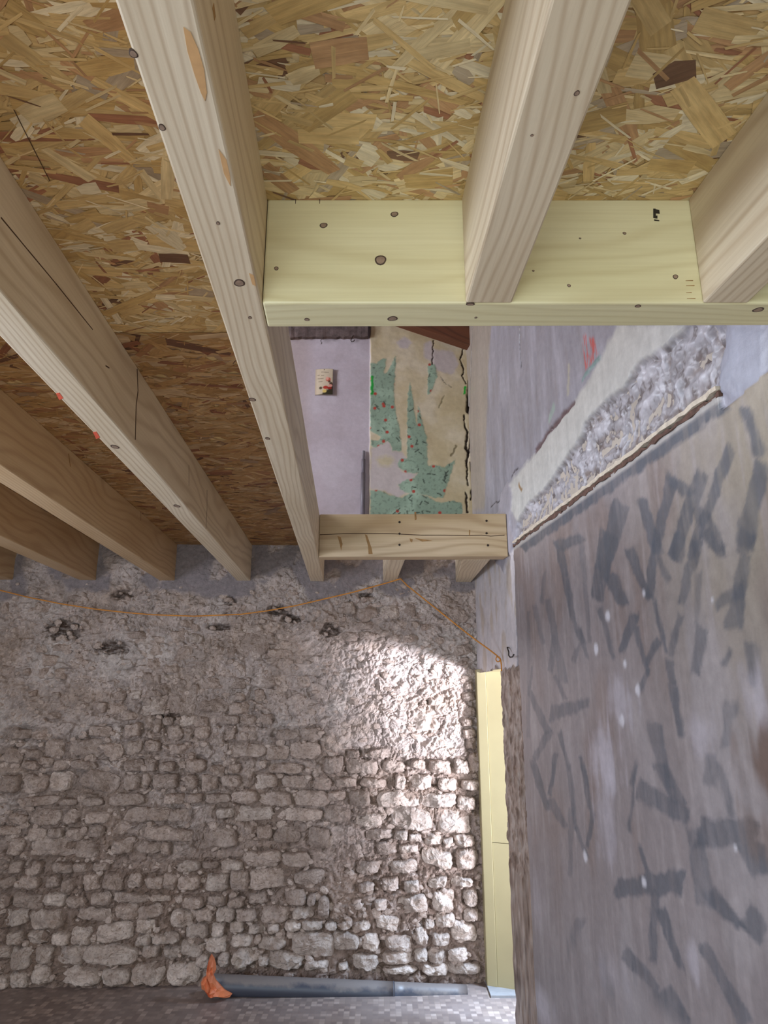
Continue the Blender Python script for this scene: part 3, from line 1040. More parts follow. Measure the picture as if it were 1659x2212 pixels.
strokes([(860, 150, 1180, 340, 130), (1240, 440, 1620, 430, 190), (1560, 500, 1659, 700, 150), (1000, 0, 1130, 260, 90), (1370, 0, 1470, 330, 50, .6),
         (710, 780, 1160, 740, 140), (970, 800, 960, 1250, 55), (1000, 900, 1140, 1300, 60), (1210, 400, 1300, 900, 110, .6), (1300, 800, 1540, 1050, 80),
         (1540, 950, 1659, 1080, 140, .7), (200, 0, 290, 300, 45), (330, 0, 300, 200, 25), (300, 220, 400, 400, 50, .7), (420, 0, 470, 420, 30, .7),
         (470, 400, 540, 590, 30), (510, 0, 560, 300, 35), (580, 300, 540, 520, 35), (440, 280, 430, 700, 35, .5), (850, 0, 800, 420, 20),
         (870, 500, 930, 700, 30), (780, 1190, 990, 1420, 80), (1000, 1420, 1160, 1640, 130), (500, 970, 430, 1180, 60, .6), (1270, 1130, 1560, 1640, 90, .7),
         (620, 1250, 700, 1500, 60, .4)], 1090, 1650, K1)
K2 = 1659 / 659.0
strokes([(330, 1272, 1460, 480, 64, .95), (1150, 880, 1250, 980, 70), (1320, 860, 1160, 1320, 80), (1480, 720, 1250, 1330, 60), (1160, 880, 1060, 1300, 60),
         (880, 1020, 770, 1400, 100), (990, 1000, 1080, 1300, 60), (1290, 1050, 1430, 1280, 80), (1550, 500, 1640, 770, 70), (1659, 800, 1550, 1260, 110)],
        1000, 680, K2)


def patch(x, y, rx, ry, rgb, amt):
    global lc
    c0 = right_sz(x, y)
    a = abs(right_sz(x + rx, y)[0] - c0[0])
    z_ = abs(right_sz(x, y + ry)[1] - c0[1])
    d = np.hypot((S - c0[0]) / a, (Z - c0[1]) / z_) + 0.5 * n2 + 0.25 * fbm(S * 9, Z * 9, 3, 99)
    lc = mixc(lc, rgb, sstep(1.15, 0.25, d) * amt)


for (x, y, rx, ry, am) in [(1310, 1640, 38, 95, .75), (1345, 1510, 32, 60, .6), (1518, 1580, 45, 60, .5), (1640, 1510, 35, 90, .6),
                           (1325, 1680, 25, 40, .6), (1316, 1770, 25, 90, .5), (1182, 2185, 40, 45, .7), (1505, 2080, 22, 55, .5),
                           (1330, 2100, 30, 60, .4), (1170, 1960, 12, 70, .4)]:
    patch(x, y, rx, ry, srgb(182, 174, 180), am)  # bluish-white haze of reflected light, put into the plaster colour
patch(1668, 1650, 78, 95, srgb(108, 88, 78), .9)
patch(1650, 1800, 60, 80, srgb(112, 92, 80), .5)
for (x, y) in [(1296, 1402), (1356, 1434), (1382, 1490), (1352, 1558), (1548, 1296), (1398, 1282), (1320, 1330), (1272, 1850), (1400, 1905), (1598, 1832)]:
    patch(x, y, 6, 13, srgb(206, 202, 206), .9)
# pale strip just under the batten
band = rail_z - Z
lc = mixc(lc, srgb(166, 160, 154), sstep(0.030, 0.018, band) * (S > sb))
col = col * (1 - lowm[..., None]) + lc * lowm[..., None]
HR = HR * (1 - lowm) + lowm * (0.012 + 0.002 * fbm(S * 4, Z * 3, 3, 101))
# rough reveal beside the door opening
s_jamb = right_sz(1083, 1450)[0]
z_lint = right_sz(1083, 1446)[1]
rev = ((S >= s_edge) & (Z < z_lint + 0.03 * fbm(S * 9, Z * 9, 2, 103))).astype(float)
f1, f2, v = cells(S * 30 + 0.6 * perlin(S * 20, Z * 20, 107), Z * 22, 105)
rn = fbm(S * 18, Z * 11, 4, 106)
rc = np.zeros(col.shape) + np.array(srgb(146, 126, 112))
rc = mixc(rc, srgb(108, 86, 72), sstep(0.1, 0.5, rn))
rc = mixc(rc, srgb(176, 162, 152), sstep(0.1, 0.5, -rn) * 0.7)
rc = rc * (0.82 + 0.36 * v)[..., None]
col = col * (1 - rev[..., None]) + rc * rev[..., None]
HR = HR * (1 - rev) + rev * (0.004 + 0.009 * (v - 0.5) * sstep(0, 0.3, f2 - f1) + 0.006 * rn)
# white limewash over the door, with a groove at its edge
wl = rpoly([(1020, 1215), (1060, 1208), (1113, 1185), (1116, 1450), (1020, 1460)])
wm = soft_poly(sw, zw, wl, 0.004) * (1 - rev) * (1 - lowm)
wn_ = fbm(S * 10, Z * 4, 4, 110)
wc = mixc(np.zeros(col.shape) + np.array(srgb(204, 196, 196)), srgb(186, 170, 154), sstep(0.0, 0.6, wn_) * 0.8)
col = col * (1 - wm[..., None]) + wc * wm[..., None]


def line(pts, w, rgb, depth=0.0, amt=1.0):
    global col, HR
    for a, b_ in zip(pts[:-1], pts[1:]):
        d = seg_d(sw, zw, right_sz(*a), right_sz(*b_))
        m_ = sstep(w, w * 0.45, d) * amt
        col = mixc(col, rgb, m_)
        HR -= depth * m_


DK = srgb(58, 46, 40)
line([(1123, 700), (1122, 740), (1125, 790)], 0.009, DK, 0.01)
line([(1020, 700), (1017, 800), (1012, 880), (1008, 930), (1014, 1000), (1012, 1060), (1018, 1100)], 0.014, DK, 0.012)
line([(1155, 975), (1190, 925), (1237, 873)], 0.016, srgb(104, 82, 82), 0.008)
line([(1259, 818), (1276, 796), (1294, 774)], 0.014, srgb(128, 150, 146), -0.004)
red = rpoly([(1258, 728), (1280, 728), (1292, 766), (1262, 802)])
rm = soft_poly(sw, zw, red, 0.005) * sstep(-0.25, 0.25, fbm(S * 60, Z * 9, 3, 113))
col = mixc(col, srgb(196, 74, 62), rm * 0.85)
line([(1186, 905), (1196, 880)], 0.022, srgb(150, 170, 158), 0, 0.7)
line([(1228, 790), (1226, 850)], 0.014, srgb(176, 170, 150), 0, 0.7)
line([(1113, 1185), (1114, 1300), (1117, 1440)], 0.007, srgb(84, 72, 66), 0.01)
line([(1105, 1030), (1120, 1010)], 0.006, DK, 0.006)
line([(1060, 1095), (1080, 1078)], 0.005, DK, 0.005)
# grey cement where the far trimmer enters the wall
ce = rpoly([(1070, 1120), (1082, 1095), (1086, 1062), (1100, 1040), (1109, 1070), (1104, 1130), (1115, 1165), (1102, 1198), (1090, 1236), (1076, 1218), (1060, 1200)])
cm_ = soft_poly(sw, zw, ce, 0.006)
col = mixc(col, srgb(160, 154, 160), cm_)
HR = HR * (1 - cm_) + cm_ * 0.012
line([(1122, 1048), (1128, 1058)], 0.014, srgb(150, 120, 84), 0)
pts = RW_P
P = np.stack([RW_P.x + RW_D.x * S + RW_N.x * HR, RW_P.y + RW_D.y * S + RW_N.y * HR, Z], -1)
sc_, zc_ = (S[:-1, :-1] + S[1:, 1:]) / 2, (Z[:-1, :-1] + Z[1:, 1:]) / 2
jag = 0.004 * fbm(zc_ * 9, zc_ * 0 + 1.7, 3, 120)
opening = (sc_ > s_jamb + jag) & (zc_ < z_lint + 0.02 * (s_jamb + 0.25 - sc_))
P = P[:, ::-1]
wall_right = grid_obj('wall_right', P, ~opening[:, ::-1], col[:, ::-1], M['lowerwall'])
tag(wall_right, 'old plastered wall, scraped and streaked below, torn to bare masonry along a diagonal band', kind='structure')


# thickness of that wall, with the door opening left free
def rprism(name, corners, z0, z1, mat, parent):
    V = [right_pt(s, z0, o_) for s, o_ in corners] + [right_pt(s, z1, o_) for s, o_ in corners]
    n = len(corners)
    Fc = [tuple(range(n))[::-1], tuple(range(n, 2 * n))] + [(i, (i + 1) % n, n + (i + 1) % n, n + i) for i in range(n)]
    return mk(name, V, Fc, mat, parent)


rprism('masonry_core', [(-6.3, -0.045), (s_jamb - 0.004, -0.02), (s_jamb - 0.40, -0.42), (-6.3, -0.42)], 0, 5.05, M['shell'], wall_right)  # hidden near jamb splayed wider outside so the door light passes
rprism('masonry_core', [(s_jamb - 0.41, -0.045), (0.92, -0.045), (0.92, -0.42), (s_jamb - 0.41, -0.42)], z_lint + 0.012, 5.05, M['shell'], wall_right)

# door: yellow boarded reveal
door = empty('door_1', on_far(1040, 2120))
tag(door, 'yellow painted boarded door reveal between the rubble wall and the plastered wall', kind='structure')
YJ = 4.445
xl = on_y(1034, 1600, YJ).x
zs_ = on_y(1060, 1818, YJ).z
o = boxes('edge_strip', [(xl, xl + 0.055, YJ - 0.006, YJ + 0.14, 0.011, z_lint + 0.02)], M['yellow'], None)
strip = bevel(o, 0.003)


def splay(o):
    for v_ in o.data.vertices:
        v_.co.y -= 0.42 * (v_.co.x - xl)
    return o


pa = boxes('jamb_board', [(xl + 0.057, xl + 0.48, YJ, YJ + 0.14, zs_ + 0.0015, z_lint + 0.02)], M['yellow'], None)
pb = boxes('jamb_board', [(xl + 0.057, xl + 0.48, YJ, YJ + 0.14, 0.011, zs_ - 0.0015)], M['yellow'], None)
th = boxes('threshold', [(xl - 0.0, xl + 0.5, YJ - 0.14, YJ + 0.14, 0.0, 0.012)], M['white_paint'], None)
so_ = rprism('lintel_soffit', [(s_jamb - 0.01, -0.012), (0.80, -0.012), (0.80, -0.42), (s_jamb - 0.40, -0.42)], z_lint + 0.004, z_lint + 0.014, M['yellow'], None)
for c in (strip, pa, pb):
    splay(c)
for c in (strip, pa, pb, th, so_):
    c.parent = door
    c.matrix_parent_inverse = Matrix.Translation(-door.location)

# ------------------------------------------------------------------ FAR WALL, upper storey
us = np.arange(-0.95, 0.64, 0.0047)
zs = np.arange(ZTa - 0.02, 5.02, 0.0047)
X, Z = np.meshgrid(us, zs)
print('upper wall grid', X.shape)
K3 = 1659 / 430.0


def up(pts):
    return [far_xz(620 + x / K3, 690 + y / K3) for x, y in pts]


xw = X + 0.006 * fbm(X * 30, Z * 30, 3, 130)
zw = Z + 0.006 * fbm(X * 30, Z * 30, 3, 131)
n1 = fbm(X * 4, Z * 4, 4, 132)
col = np.zeros(X.shape + (3,)) + np.array(srgb(188, 178, 186))
col = mixc(col, srgb(198, 190, 198), sstep(0, 0.6, n1) * 0.6)
col = mixc(col, srgb(176, 165, 170), sstep(0.2, 0.7, -n1) * 0.5)
x_split = far_xz(799, 900)[0]
HU = 0.002 * n1
pap = sstep(x_split - 0.003, x_split + 0.003, X + 0.004 * perlin(Z * 14, Z * 0, 133))
pc = np.zeros(col.shape) + np.array(srgb(200, 186, 154))
pc = mixc(pc, srgb(210, 198, 172), sstep(0, 0.5, n1))
pc = mixc(pc, srgb(188, 171, 134), sstep(0.1, 0.5, -n1) * 0.6)
for poly in ([(1140, 210), (1200, 180), (1230, 260), (1380, 270), (1430, 380), (1380, 470), (1240, 430), (1210, 360), (1140, 330)],
             [(700, 1080), (850, 1020), (880, 1100), (960, 1110), (1000, 1170), (920, 1200), (960, 1270), (1090, 1290), (1050, 1325), (920, 1390),
              (1000, 1450), (920, 1490), (800, 1430), (690, 1420)], [(910, 200), (980, 150), (1040, 200), (1000, 250), (940, 240)]):
    pc = mixc(pc, srgb(192, 182, 184), soft_poly(xw, zw, up(poly), 0.006) * 0.85)
ye = soft_poly(xw, zw, up([(740, 1160), (830, 1140), (900, 1170), (860, 1230), (760, 1220)]), 0.01)
pc = mixc(pc, srgb(196, 184, 140), ye * 0.7)
GREEN = [[(695, 375), (745, 370), (800, 330), (825, 330), (810, 460), (830, 450), (870, 390), (905, 300), (905, 400), (890, 600), (905, 800), (935, 890),
          (945, 1000), (955, 1100), (880, 1100), (870, 1060), (845, 1020), (790, 1045), (735, 1075), (697, 1050), (700, 1015), (760, 1010), (790, 985), (690, 930)],
         [(1025, 530), (1045, 640), (1065, 800), (1080, 900), (1090, 720), (1110, 800), (1140, 900), (1165, 1000), (1170, 1220), (1240, 1220), (1300, 1240),
          (1400, 1180), (1370, 1280), (1330, 1390), (1300, 1490), (1220, 1490), (1140, 1470), (1000, 1450), (940, 1420), (925, 1380), (1000, 1340), (1060, 1325),
          (1090, 1285), (990, 1280), (940, 1240), (910, 1205), (960, 1160), (1000, 1165), (1000, 900), (1005, 640)],
         [(695, 1430), (780, 1430), (850, 1470), (960, 1490), (1030, 1450), (1140, 1470), (1240, 1520), (1300, 1530), (1380, 1510), (1460, 1540), (1460, 1640), (695, 1640)],
         [(1175, 370), (1230, 380), (1250, 480), (1200, 610), (1170, 640)]]
gm_ = np.zeros(X.shape)
for gpoly in GREEN:
    gm_ = np.maximum(gm_, soft_poly(xw, zw, up(gpoly), 0.003))
gc = np.zeros(col.shape) + np.array(srgb(142, 164, 144))
gc = mixc(gc, srgb(160, 184, 162), sstep(0, 0.5, n1))
gc = mixc(gc, srgb(108, 126, 110), sstep(0.32, 0.5, fbm(X * 45, Z * 45, 2, 140)) * 0.6)
for _ in range(120):
    fx, fz = random.uniform(-0.15, 0.62), random.uniform(ZTa, 4.9)
    d = np.hypot(X - fx, Z - fz)
    gc = mixc(gc, srgb(176, 70, 56), sstep(0.014, 0.009, d))
for _ in range(300):
    fx, fz = random.uniform(-0.15, 0.62), random.uniform(ZTa, 4.9)
    dx_, dz_ = random.uniform(-1, 1) * 0.014, random.uniform(-1, 1) * 0.014
    d = seg_d(X, Z, (fx - dx_, fz - dz_), (fx + dx_, fz + dz_))
    gc = mixc(gc, srgb(62, 74, 64), sstep(0.006, 0.003, d) * 0.85)
pc = pc * (1 - gm_[..., None]) + gc * gm_[..., None]
HUp = 0.003 * fbm(X * 7, Z * 7, 3, 145) + 0.0015 * gm_ + 0.012
col = col * (1 - pap[..., None]) + pc * pap[..., None]
HU = HU * (1 - pap) + HUp * pap


def uline(pts, w, rgb, depth=0.0, amt=1.0):
    global col, HU
    q = up(pts)
    ws = w if isinstance(w, (list, tuple)) else [w] * (len(q) - 1)
    for a, b_, ww in zip(q[:-1], q[1:], ws):
        d = seg_d(xw, zw, a, b_)
        m_ = sstep(ww, ww * 0.4, d) * amt
        col = mixc(col, rgb, m_)
        HU = HU - depth * m_


uline([(1560, 190), (1545, 400), (1530, 520), (1520, 660), (1515, 770)], [0.010, 0.014, 0.026, 0.026], DK, 0.02)
uline([(1475, 800), (1478, 880), (1500, 940), (1490, 1080), (1510, 1110), (1495, 1200), (1505, 1380)], [0.006, 0.01, 0.012, 0.014, 0.012, 0.008], DK, 0.015)
uline([(1530, 920), (1525, 1040), (1515, 1100)], 0.009, DK, 0.012)
uline([(1530, 1200), (1545, 1330), (1545, 1400), (1528, 1500)], 0.008, DK, 0.012)
uline([(1500, 1610), (1490, 1450)], 0.008, DK, 0.012)
uline([(1475, 210), (1460, 290), (1440, 340), (1470, 420), (1460, 480), (1490, 540)], 0.006, DK, 0.008)
uline([(1500, 210), (1520, 270), (1500, 310)], 0.006, DK, 0.008)
uline([(1222, 180), (1215, 280), (1210, 385)], 0.005, DK, 0.006)
uline([(1275, 480), (1310, 530), (1370, 570)], 0.003, DK, 0.003, 0.7)
uline([(1310, 640), (1290, 690), (1265, 740)], 0.007, srgb(140, 130, 98), 0.003, 0.8)
uline([(1410, 1060), (1370, 1140)], 0.010, srgb(120, 108, 80), 0.004, 0.8)
uline([(710, 490), (708, 630)], 0.014, srgb(20, 150, 50), -0.001)
uline([(1482, 575), (1480, 625)], 0.011, srgb(20, 170, 50), -0.001)
# grimy band under the wall head
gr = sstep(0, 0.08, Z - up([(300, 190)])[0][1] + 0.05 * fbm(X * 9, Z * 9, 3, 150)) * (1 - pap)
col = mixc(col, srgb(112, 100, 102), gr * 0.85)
col = mixc(col, srgb(168, 152, 148), sstep(up([(250, 500)])[0][0], up([(120, 500)])[0][0], X) * 0.6 * (1 - pap))  # slight shading on the left of the whitewash, put into the colour
uline([(285, 165), (283, 210)], 0.004, DK, 0)
P = np.stack([X, FW0 + FWK * X - HU, Z], -1)
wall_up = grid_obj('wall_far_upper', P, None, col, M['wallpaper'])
tag(wall_up, 'upper storey end wall, whitewashed on one side and torn green flowered wallpaper on the other', kind='structure')
o = boxes('wall_upper_side', [(-3.1, -0.94, 4.46, 4.6, ZTa + 0.02, 5.02)], M['shell'])
tag(o, 'rendered end wall of the upper room behind the stairwell joist', kind='structure')

# ------------------------------------------------------------------ CEILING BOARDS
ZC = ZTa
# stairwell hole: from the back of the near trimmer to the far wall, right of the stairwell joist
ya = on_z(1000, 690, ZB).y
ceil = empty('ceiling', (0, 2.0, ZC + 0.012))
tag(ceil, 'strand board decking over the joists, seen from below', kind='structure')
PALE = [(srgb(228, 208, 162), 26), (srgb(216, 188, 132), 30), (srgb(202, 172, 114), 20), (srgb(238, 226, 194), 13), (srgb(194, 154, 112), 9),
        (srgb(168, 118, 88), 4), (srgb(124, 92, 70), 1.5), (srgb(188, 172, 148), 4)]
PC = [p[0] for p in PALE]
PW = np.array([p[1] for p in PALE], float)
PW /= PW.sum()


def osb(x_lo, x_hi, y_lo, y_hi, dens, seed, skew=0.0, tint=(1, 1, 1)):
    """board between two lines x = x_lo + skew*y; strands pressed into its lower face"""
    v = []
    for z in (ZC + 0.0015, ZC + 0.022):
        v += [(x_lo + skew * y_lo, y_lo, z), (x_hi + skew * y_lo, y_lo, z), (x_hi + skew * y_hi, y_hi, z), (x_lo + skew * y_hi, y_hi, z)]
    f = [(0, 3, 2, 1), (4, 5, 6, 7), (0, 1, 5, 4), (1, 2, 6, 5), (2, 3, 7, 6), (3, 0, 4, 7)]
    bd = mk('strand_board', v, f, M['osb'], None)
    bd.parent = ceil
    bd.matrix_parent_inverse = Matrix.Translation(-Vector(ceil.location))
    r = np.random.default_rng(seed)
    areaA = (x_hi - x_lo) * (y_hi - y_lo)
    n = int(areaA * dens)
    V, Fc, UV, C = [], [], [], []
    ln_ = np.clip(r.lognormal(-2.4, 0.5, n), 0.03, 0.2)
    wd = np.clip(r.lognormal(-3.9, 0.55, n), 0.006, 0.048)
    cx = r.uniform(x_lo, x_hi, n)
    cy = r.uniform(y_lo, y_hi, n)
    sliver = r.random(n) < 0.24
    wd = np.where(sliver, r.uniform(0.0025, 0.007, n), wd)
    ln_ = np.where(sliver, r.uniform(0.02, 0.09, n), ln_)
    an = r.normal(0, 0.50, n) + (r.random(n) < 0.12) * r.uniform(-1.5, 1.5, n)
    ci = r.choice(len(PC), n, p=PW)
    br = r.uniform(0.88, 1.12, n)
    zz = np.where(sliver, r.uniform(-0.0014, -0.0004, n), r.uniform(-0.0010, 0.0010, n))
    ru = r.uniform(0, 90, n)
    for i in range(n):
        l, w = ln_[i] / 2, wd[i] / 2
        j = r.uniform(-1, 1, 8)
        q = [(-l * (1 + .10 * j[0]), -w * (.85 + .3 * j[1])), (l * .1 * j[2], -w), (l * (1 + .1 * j[3]), -w * (.7 + .5 * j[4])),
             (l * (.96 + .12 * j[5]), w * (.8 + .3 * j[6])), (-l * .1 * j[7], w), (-l * (.96 - .1 * j[2]), w * (.75 + .4 * j[5]))]
        ca, sa_ = math.cos(an[i]), math.sin(an[i])
        k0 = len(V)
        bad = False
        pts_ = []
        for (a, b_) in q:
            x_, y_ = cx[i] + a * ca - b_ * sa_, cy[i] + a * sa_ + b_ * ca
            x_ = min(max(x_, x_lo), x_hi)
            y_ = min(max(y_, y_lo), y_hi)
            pts_.append((x_ + skew * y_, y_, ZC + zz[i]))
        V += pts_
        Fc.append(tuple(k0 + t for t in (5, 4, 3, 2, 1, 0)))
        UV += [(q[t][0] + ru[i], q[t][1] + ru[i] * .37) for t in (5, 4, 3, 2, 1, 0)]
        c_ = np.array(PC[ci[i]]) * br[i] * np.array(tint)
        C += [(c_[0], c_[1], c_[2], 1.0)] * 6
    me = bpy.data.meshes.new('strands')
    me.from_pydata(V, [], Fc)
    uv = me.uv_layers.new(name='strand')
    uv.data.foreach_set('uv', np.array(UV, np.float32).reshape(-1))
    ca_ = me.color_attributes.new('paint', 'FLOAT_COLOR', 'POINT')
    ca_.data.foreach_set('color', np.array(C, np.float32).reshape(-1))
    me.materials.append(M['strand'])
    me.update()
    s_o = bpy.data.objects.new('strands', me)
    COL.objects.link(s_o)
    s_o.parent = bd
    s_o['kind'] = 'stuff'
    return bd


# ------------------------------------------------------------------ TIMBERS
def edge_line(p, q, z=ZB):
    a, b_ = on_z(*p, z), on_z(*q, z)
    k = (b_.x - a.x) / (b_.y - a.y)
    return lambda y: a.x + k * (y - a.y)


def timber(name, corners, mat, label, cat, group=None, lift=0.0):
    """corners: four bottom corners (x, y), near-left, near-right, far-right, far-left; long axis worked out"""
    c = [Vector((x, y, 0)) for x, y in corners]
    z0, z1 = ZBa + lift, ZTa
    V = [(p.x, p.y, z0) for p in c] + [(p.x, p.y, z1) for p in c]
    f = [(0, 3, 2, 1), (4, 5, 6, 7), (0, 1, 5, 4), (1, 2, 6, 5), (2, 3, 7, 6), (3, 0, 4, 7)]
    d1 = ((c[3] + c[2]) - (c[0] + c[1])) / 2
    d2 = ((c[1] + c[2]) - (c[0] + c[3])) / 2
    d = d1 if d1.length > d2.length else d2
    ax = d.normalized()
    rot = Matrix((ax, Vector((0, 0, 1)).cross(ax), Vector((0, 0, 1)))).transposed()
    mid = (c[0] + c[1] + c[2] + c[3]) / 4
    o = mk(name, V, f, mat, None, loc=Vector((mid.x, mid.y, z0)), rot=rot)
    bevel(o, 0.004, 2)
    tag(o, label, cat, group)
    return o


def part(o, name, verts, faces, mat, smooth=False):
    """child of a timber, given in the world"""
    me = bpy.data.meshes.new(name)
    mi = o.matrix_basis.inverted()
    me.from_pydata([mi @ Vector(v) for v in verts], [], faces)
    for m in (mat if isinstance(mat, (list, tuple)) else [mat]):
        me.materials.append(m)
    me.update()
    c = bpy.data.objects.new(name, me)
    COL.objects.link(c)
    c.parent = o
    return c


def knot(o, p, u, v, n, ru, rv):
    """oval knot lying in the face at p; u, v in-plane axes; n outward"""
    V = []
    seg = 16
    for (r, h) in ((0.0, 0.0007), (0.74, 0.0007), (1.0, 0.0004), (1.05, -0.002)):
        if r == 0:
            V.append(p + n * h)
            continue
        for k in range(seg):
            t = 2 * math.pi * k / seg
            w = 1 + 0.08 * math.sin(2 * t + ru * 900) + 0.05 * math.sin(3 * t)
            V.append(p + u * (ru * r * w * math.cos(t)) + v * (rv * r * w * math.sin(t)) + n * h)
    Fc = [(0, 1 + k, 1 + (k + 1) % seg) for k in range(seg)]
    for i in (0, 1):
        a, b_ = 1 + i * seg, 1 + (i + 1) * seg
        Fc += [(a + k, b_ + k, b_ + (k + 1) % seg, a + (k + 1) % seg) for k in range(seg)]
    c = part(o, 'knot', V, Fc, [M['knot_core'], M['knot_ring']])
    for pl in c.data.polygons:
        pl.material_index = 0 if pl.index < seg else 1
    return c


def knot_z(o, x, y, rx, ry, ang=0):
    p = on_z(x, y, ZB)
    dep = p.y * CT + (p.z - CAMZ) * ST
    a = Vector((math.cos(ang), math.sin(ang), 0))
    b_ = Vector((-math.sin(ang), math.cos(ang), 0))
    q = on_z(x, y - ry, ZB)
    knot(o, p, a, b_, Vector((0, 0, -1)), rx / F_PX * dep, abs(q.y - p.y))


def flat(o, name, pts, mat, n, h=0.0006):
    """thin patch lying on a face, pts in the world"""
    k = len(pts)
    V = [p + n * h for p in pts] + [p - n * 0.001 for p in pts]
    Fc = [tuple(range(k))] + [(i, k + i, k + (i + 1) % k, (i + 1) % k) for i in range(k)]
    if (pts[1] - pts[0]).cross(pts[2] - pts[0]).dot(n) < 0:
        Fc[0] = Fc[0][::-1]
    return part(o, name, V, Fc, mat)


Y_NEAR = -2.55
Y_EMB = 0.06


def joist(le, re, y1, label, mat='joist', y0=Y_NEAR, name='floor_joist', group=None, far_wall=True):
    lf, rf = edge_line(*le), edge_line(*re)
    if far_wall:
        yl = fwy(lf(y1)) + Y_EMB
        yr = fwy(rf(y1)) + Y_EMB
    else:
        yl = yr = y1
    return timber(name, [(lf(y0), y0), (rf(y0), y0), (rf(yr), yr), (lf(yl), yl)], M[mat], label, 'joist', group), lf, rf


jA, A_l, A_r = joist(((247, 0), (671, 1257)), ((419, 0), (700, 1257)), 4.5, 'pale spruce joist along the stairwell opening that both trimmers butt into')
jB, B_l, B_r = joist(((0, 727), (513, 1256)), ((0, 625), (542, 1256)), 4.5, 'spruce joist with two red chalk marks next to the stairwell joist')
jE, E_l, E_r = joist(((0, 1043), (348, 1256)), ((0, 1003), (380, 1256)), 4.5, 'spruce joist between the chalk-marked joist and the darker joists', 'joist_warm')
jF, F_l, F_r = joist(((0, 1180), (181, 1257)), ((0, 1157), (215, 1257)), 4.5, 'brownish spruce joist, third beyond the stairwell joist', 'joist_warm')
sp_ = (F_l(4.5) - E_l(4.5)) * 1.03
kx = (E_l(4.5) - E_l(2.0)) / 2.5
g_l = lambda y: F_l(4.5) + sp_ + kx * (y - 4.5)
g_r = lambda y: F_r(4.5) + sp_ + kx * (y - 4.5)
jG = timber('floor_joist', [(g_l(Y_NEAR), Y_NEAR), (g_r(Y_NEAR), Y_NEAR), (g_r(4.5), fwy(-2.2) + Y_EMB), (g_l(4.5), fwy(-2.2) + Y_EMB)],
            M['joist_warm'], 'brownish spruce joist beside the left wall, fourth beyond the stairwell joist', 'joist')

# near trimmer
tl, tr = on_z(570, 655, ZB), on_z(1659, 655.5, ZB)
bl, br_ = on_z(582, 707, ZB), on_z(1659, 704, ZB)
kf = (tr.y - tl.y) / (tr.x - tl.x)
kb = (br_.y - bl.y) / (br_.x - bl.x)
tf = lambda x: tl.y + kf * (x - tl.x)
tb = lambda x: bl.y + kb * (x - bl.x)
xr = 1.02
xa = A_r(tl.y) + 0.001
xa2 = A_r(bl.y) + 0.001
xe1 = RW_P.x + (tf(xr) - RW_P.y) * (RW_D.x / RW_D.y) + 0.03
xe2 = RW_P.x + (tb(xr) - RW_P.y) * (RW_D.x / RW_D.y) + 0.03
trim1 = timber('trimmer_beam', [(xa, tf(xa)), (xe1, tf(xe1)), (xe2, tb(xe2)), (xa2, tb(xa2))], M['trimmer'],
               'pale yellow planed trimmer beam with brown knots at the near edge of the stairwell', 'beam')
C_lf, C_rf = edge_line((1190, 0), (1005, 657)), edge_line((1367, 0), (1105, 657))
yc = tf(0.25) - 0.0005
jC = timber('floor_joist', [(C_lf(Y_NEAR), Y_NEAR), (C_rf(Y_NEAR), Y_NEAR), (C_rf(yc), tf(C_rf(yc))), (C_lf(yc), tf(C_lf(yc)))], M['joist'],
            'spruce joist with bold grain ending at the middle of the near trimmer', 'joist')
D_lf, D_rf = edge_line((1659, 508), (1518, 655)), edge_line((1659, 612), (1618, 655))
wD = 0.088
yd = tf(0.8)
D_rf = lambda y: D_lf(y) + wD
jD = timber('floor_joist', [(D_lf(Y_NEAR), Y_NEAR), (D_rf(Y_NEAR), Y_NEAR), (D_rf(yd), tf(D_rf(yd))), (D_lf(yd), tf(D_lf(yd)))], M['joist'],
            'spruce joist ending at the near trimmer beside the plastered wall', 'joist')

# far trimmer
p0, p1 = on_z(693, 1203, ZB), on_z(1093, 1202, ZB)
k2 = (p1.y - p0.y) / (p1.x - p0.x)
t2 = lambda x: p0.y + k2 * (x - p0.x)
xa = A_r(p0.y) + 0.001
xe = p1.x + 0.012
trim2 = timber('trimmer_beam', [(xa, t2(xa)), (xe, t2(xe)), (xe - 0.010, t2(xe) + 0.088), (A_r(p0.y + 0.088) + 0.001, t2(xa) + 0.088)], M['trimmer_far'],
               'split pine trimmer beam with six dark screws at the far edge of the stairwell', 'beam')
# tail joists between the far trimmer and the rubble wall
S_r = edge_line((876, 1204), (864, 1250))
ys = t2(0.1) + 0.0885
ye_ = fwy(0.1) + Y_EMB
kS = (A_r(4.5) - A_r(3.7)) / 0.8
sr = S_r(3.72)
tail1 = timber('tail_joist', [(sr - 0.09, ys), (sr, ys), (sr + kS * (ye_ - ys), ye_), (sr - 0.09 + kS * (ye_ - ys), ye_)], M['joist'],
               'short tail joist behind the middle of the far trimmer, the cord passing under it', 'joist')
q0, q1 = on_z(1003, 1204, ZB), on_z(990, 1250, ZB)
r0, r1 = on_z(1065, 1204, ZB), on_z(1018, 1256, ZB)
tail2 = timber('tail_joist', [(q0.x - 0.004, ys), (r0.x - 0.005, ys), (r1.x, ye_), (q1.x, ye_)], M['joist'],
               'short tail joist behind the far trimmer against the plastered wall', 'joist')

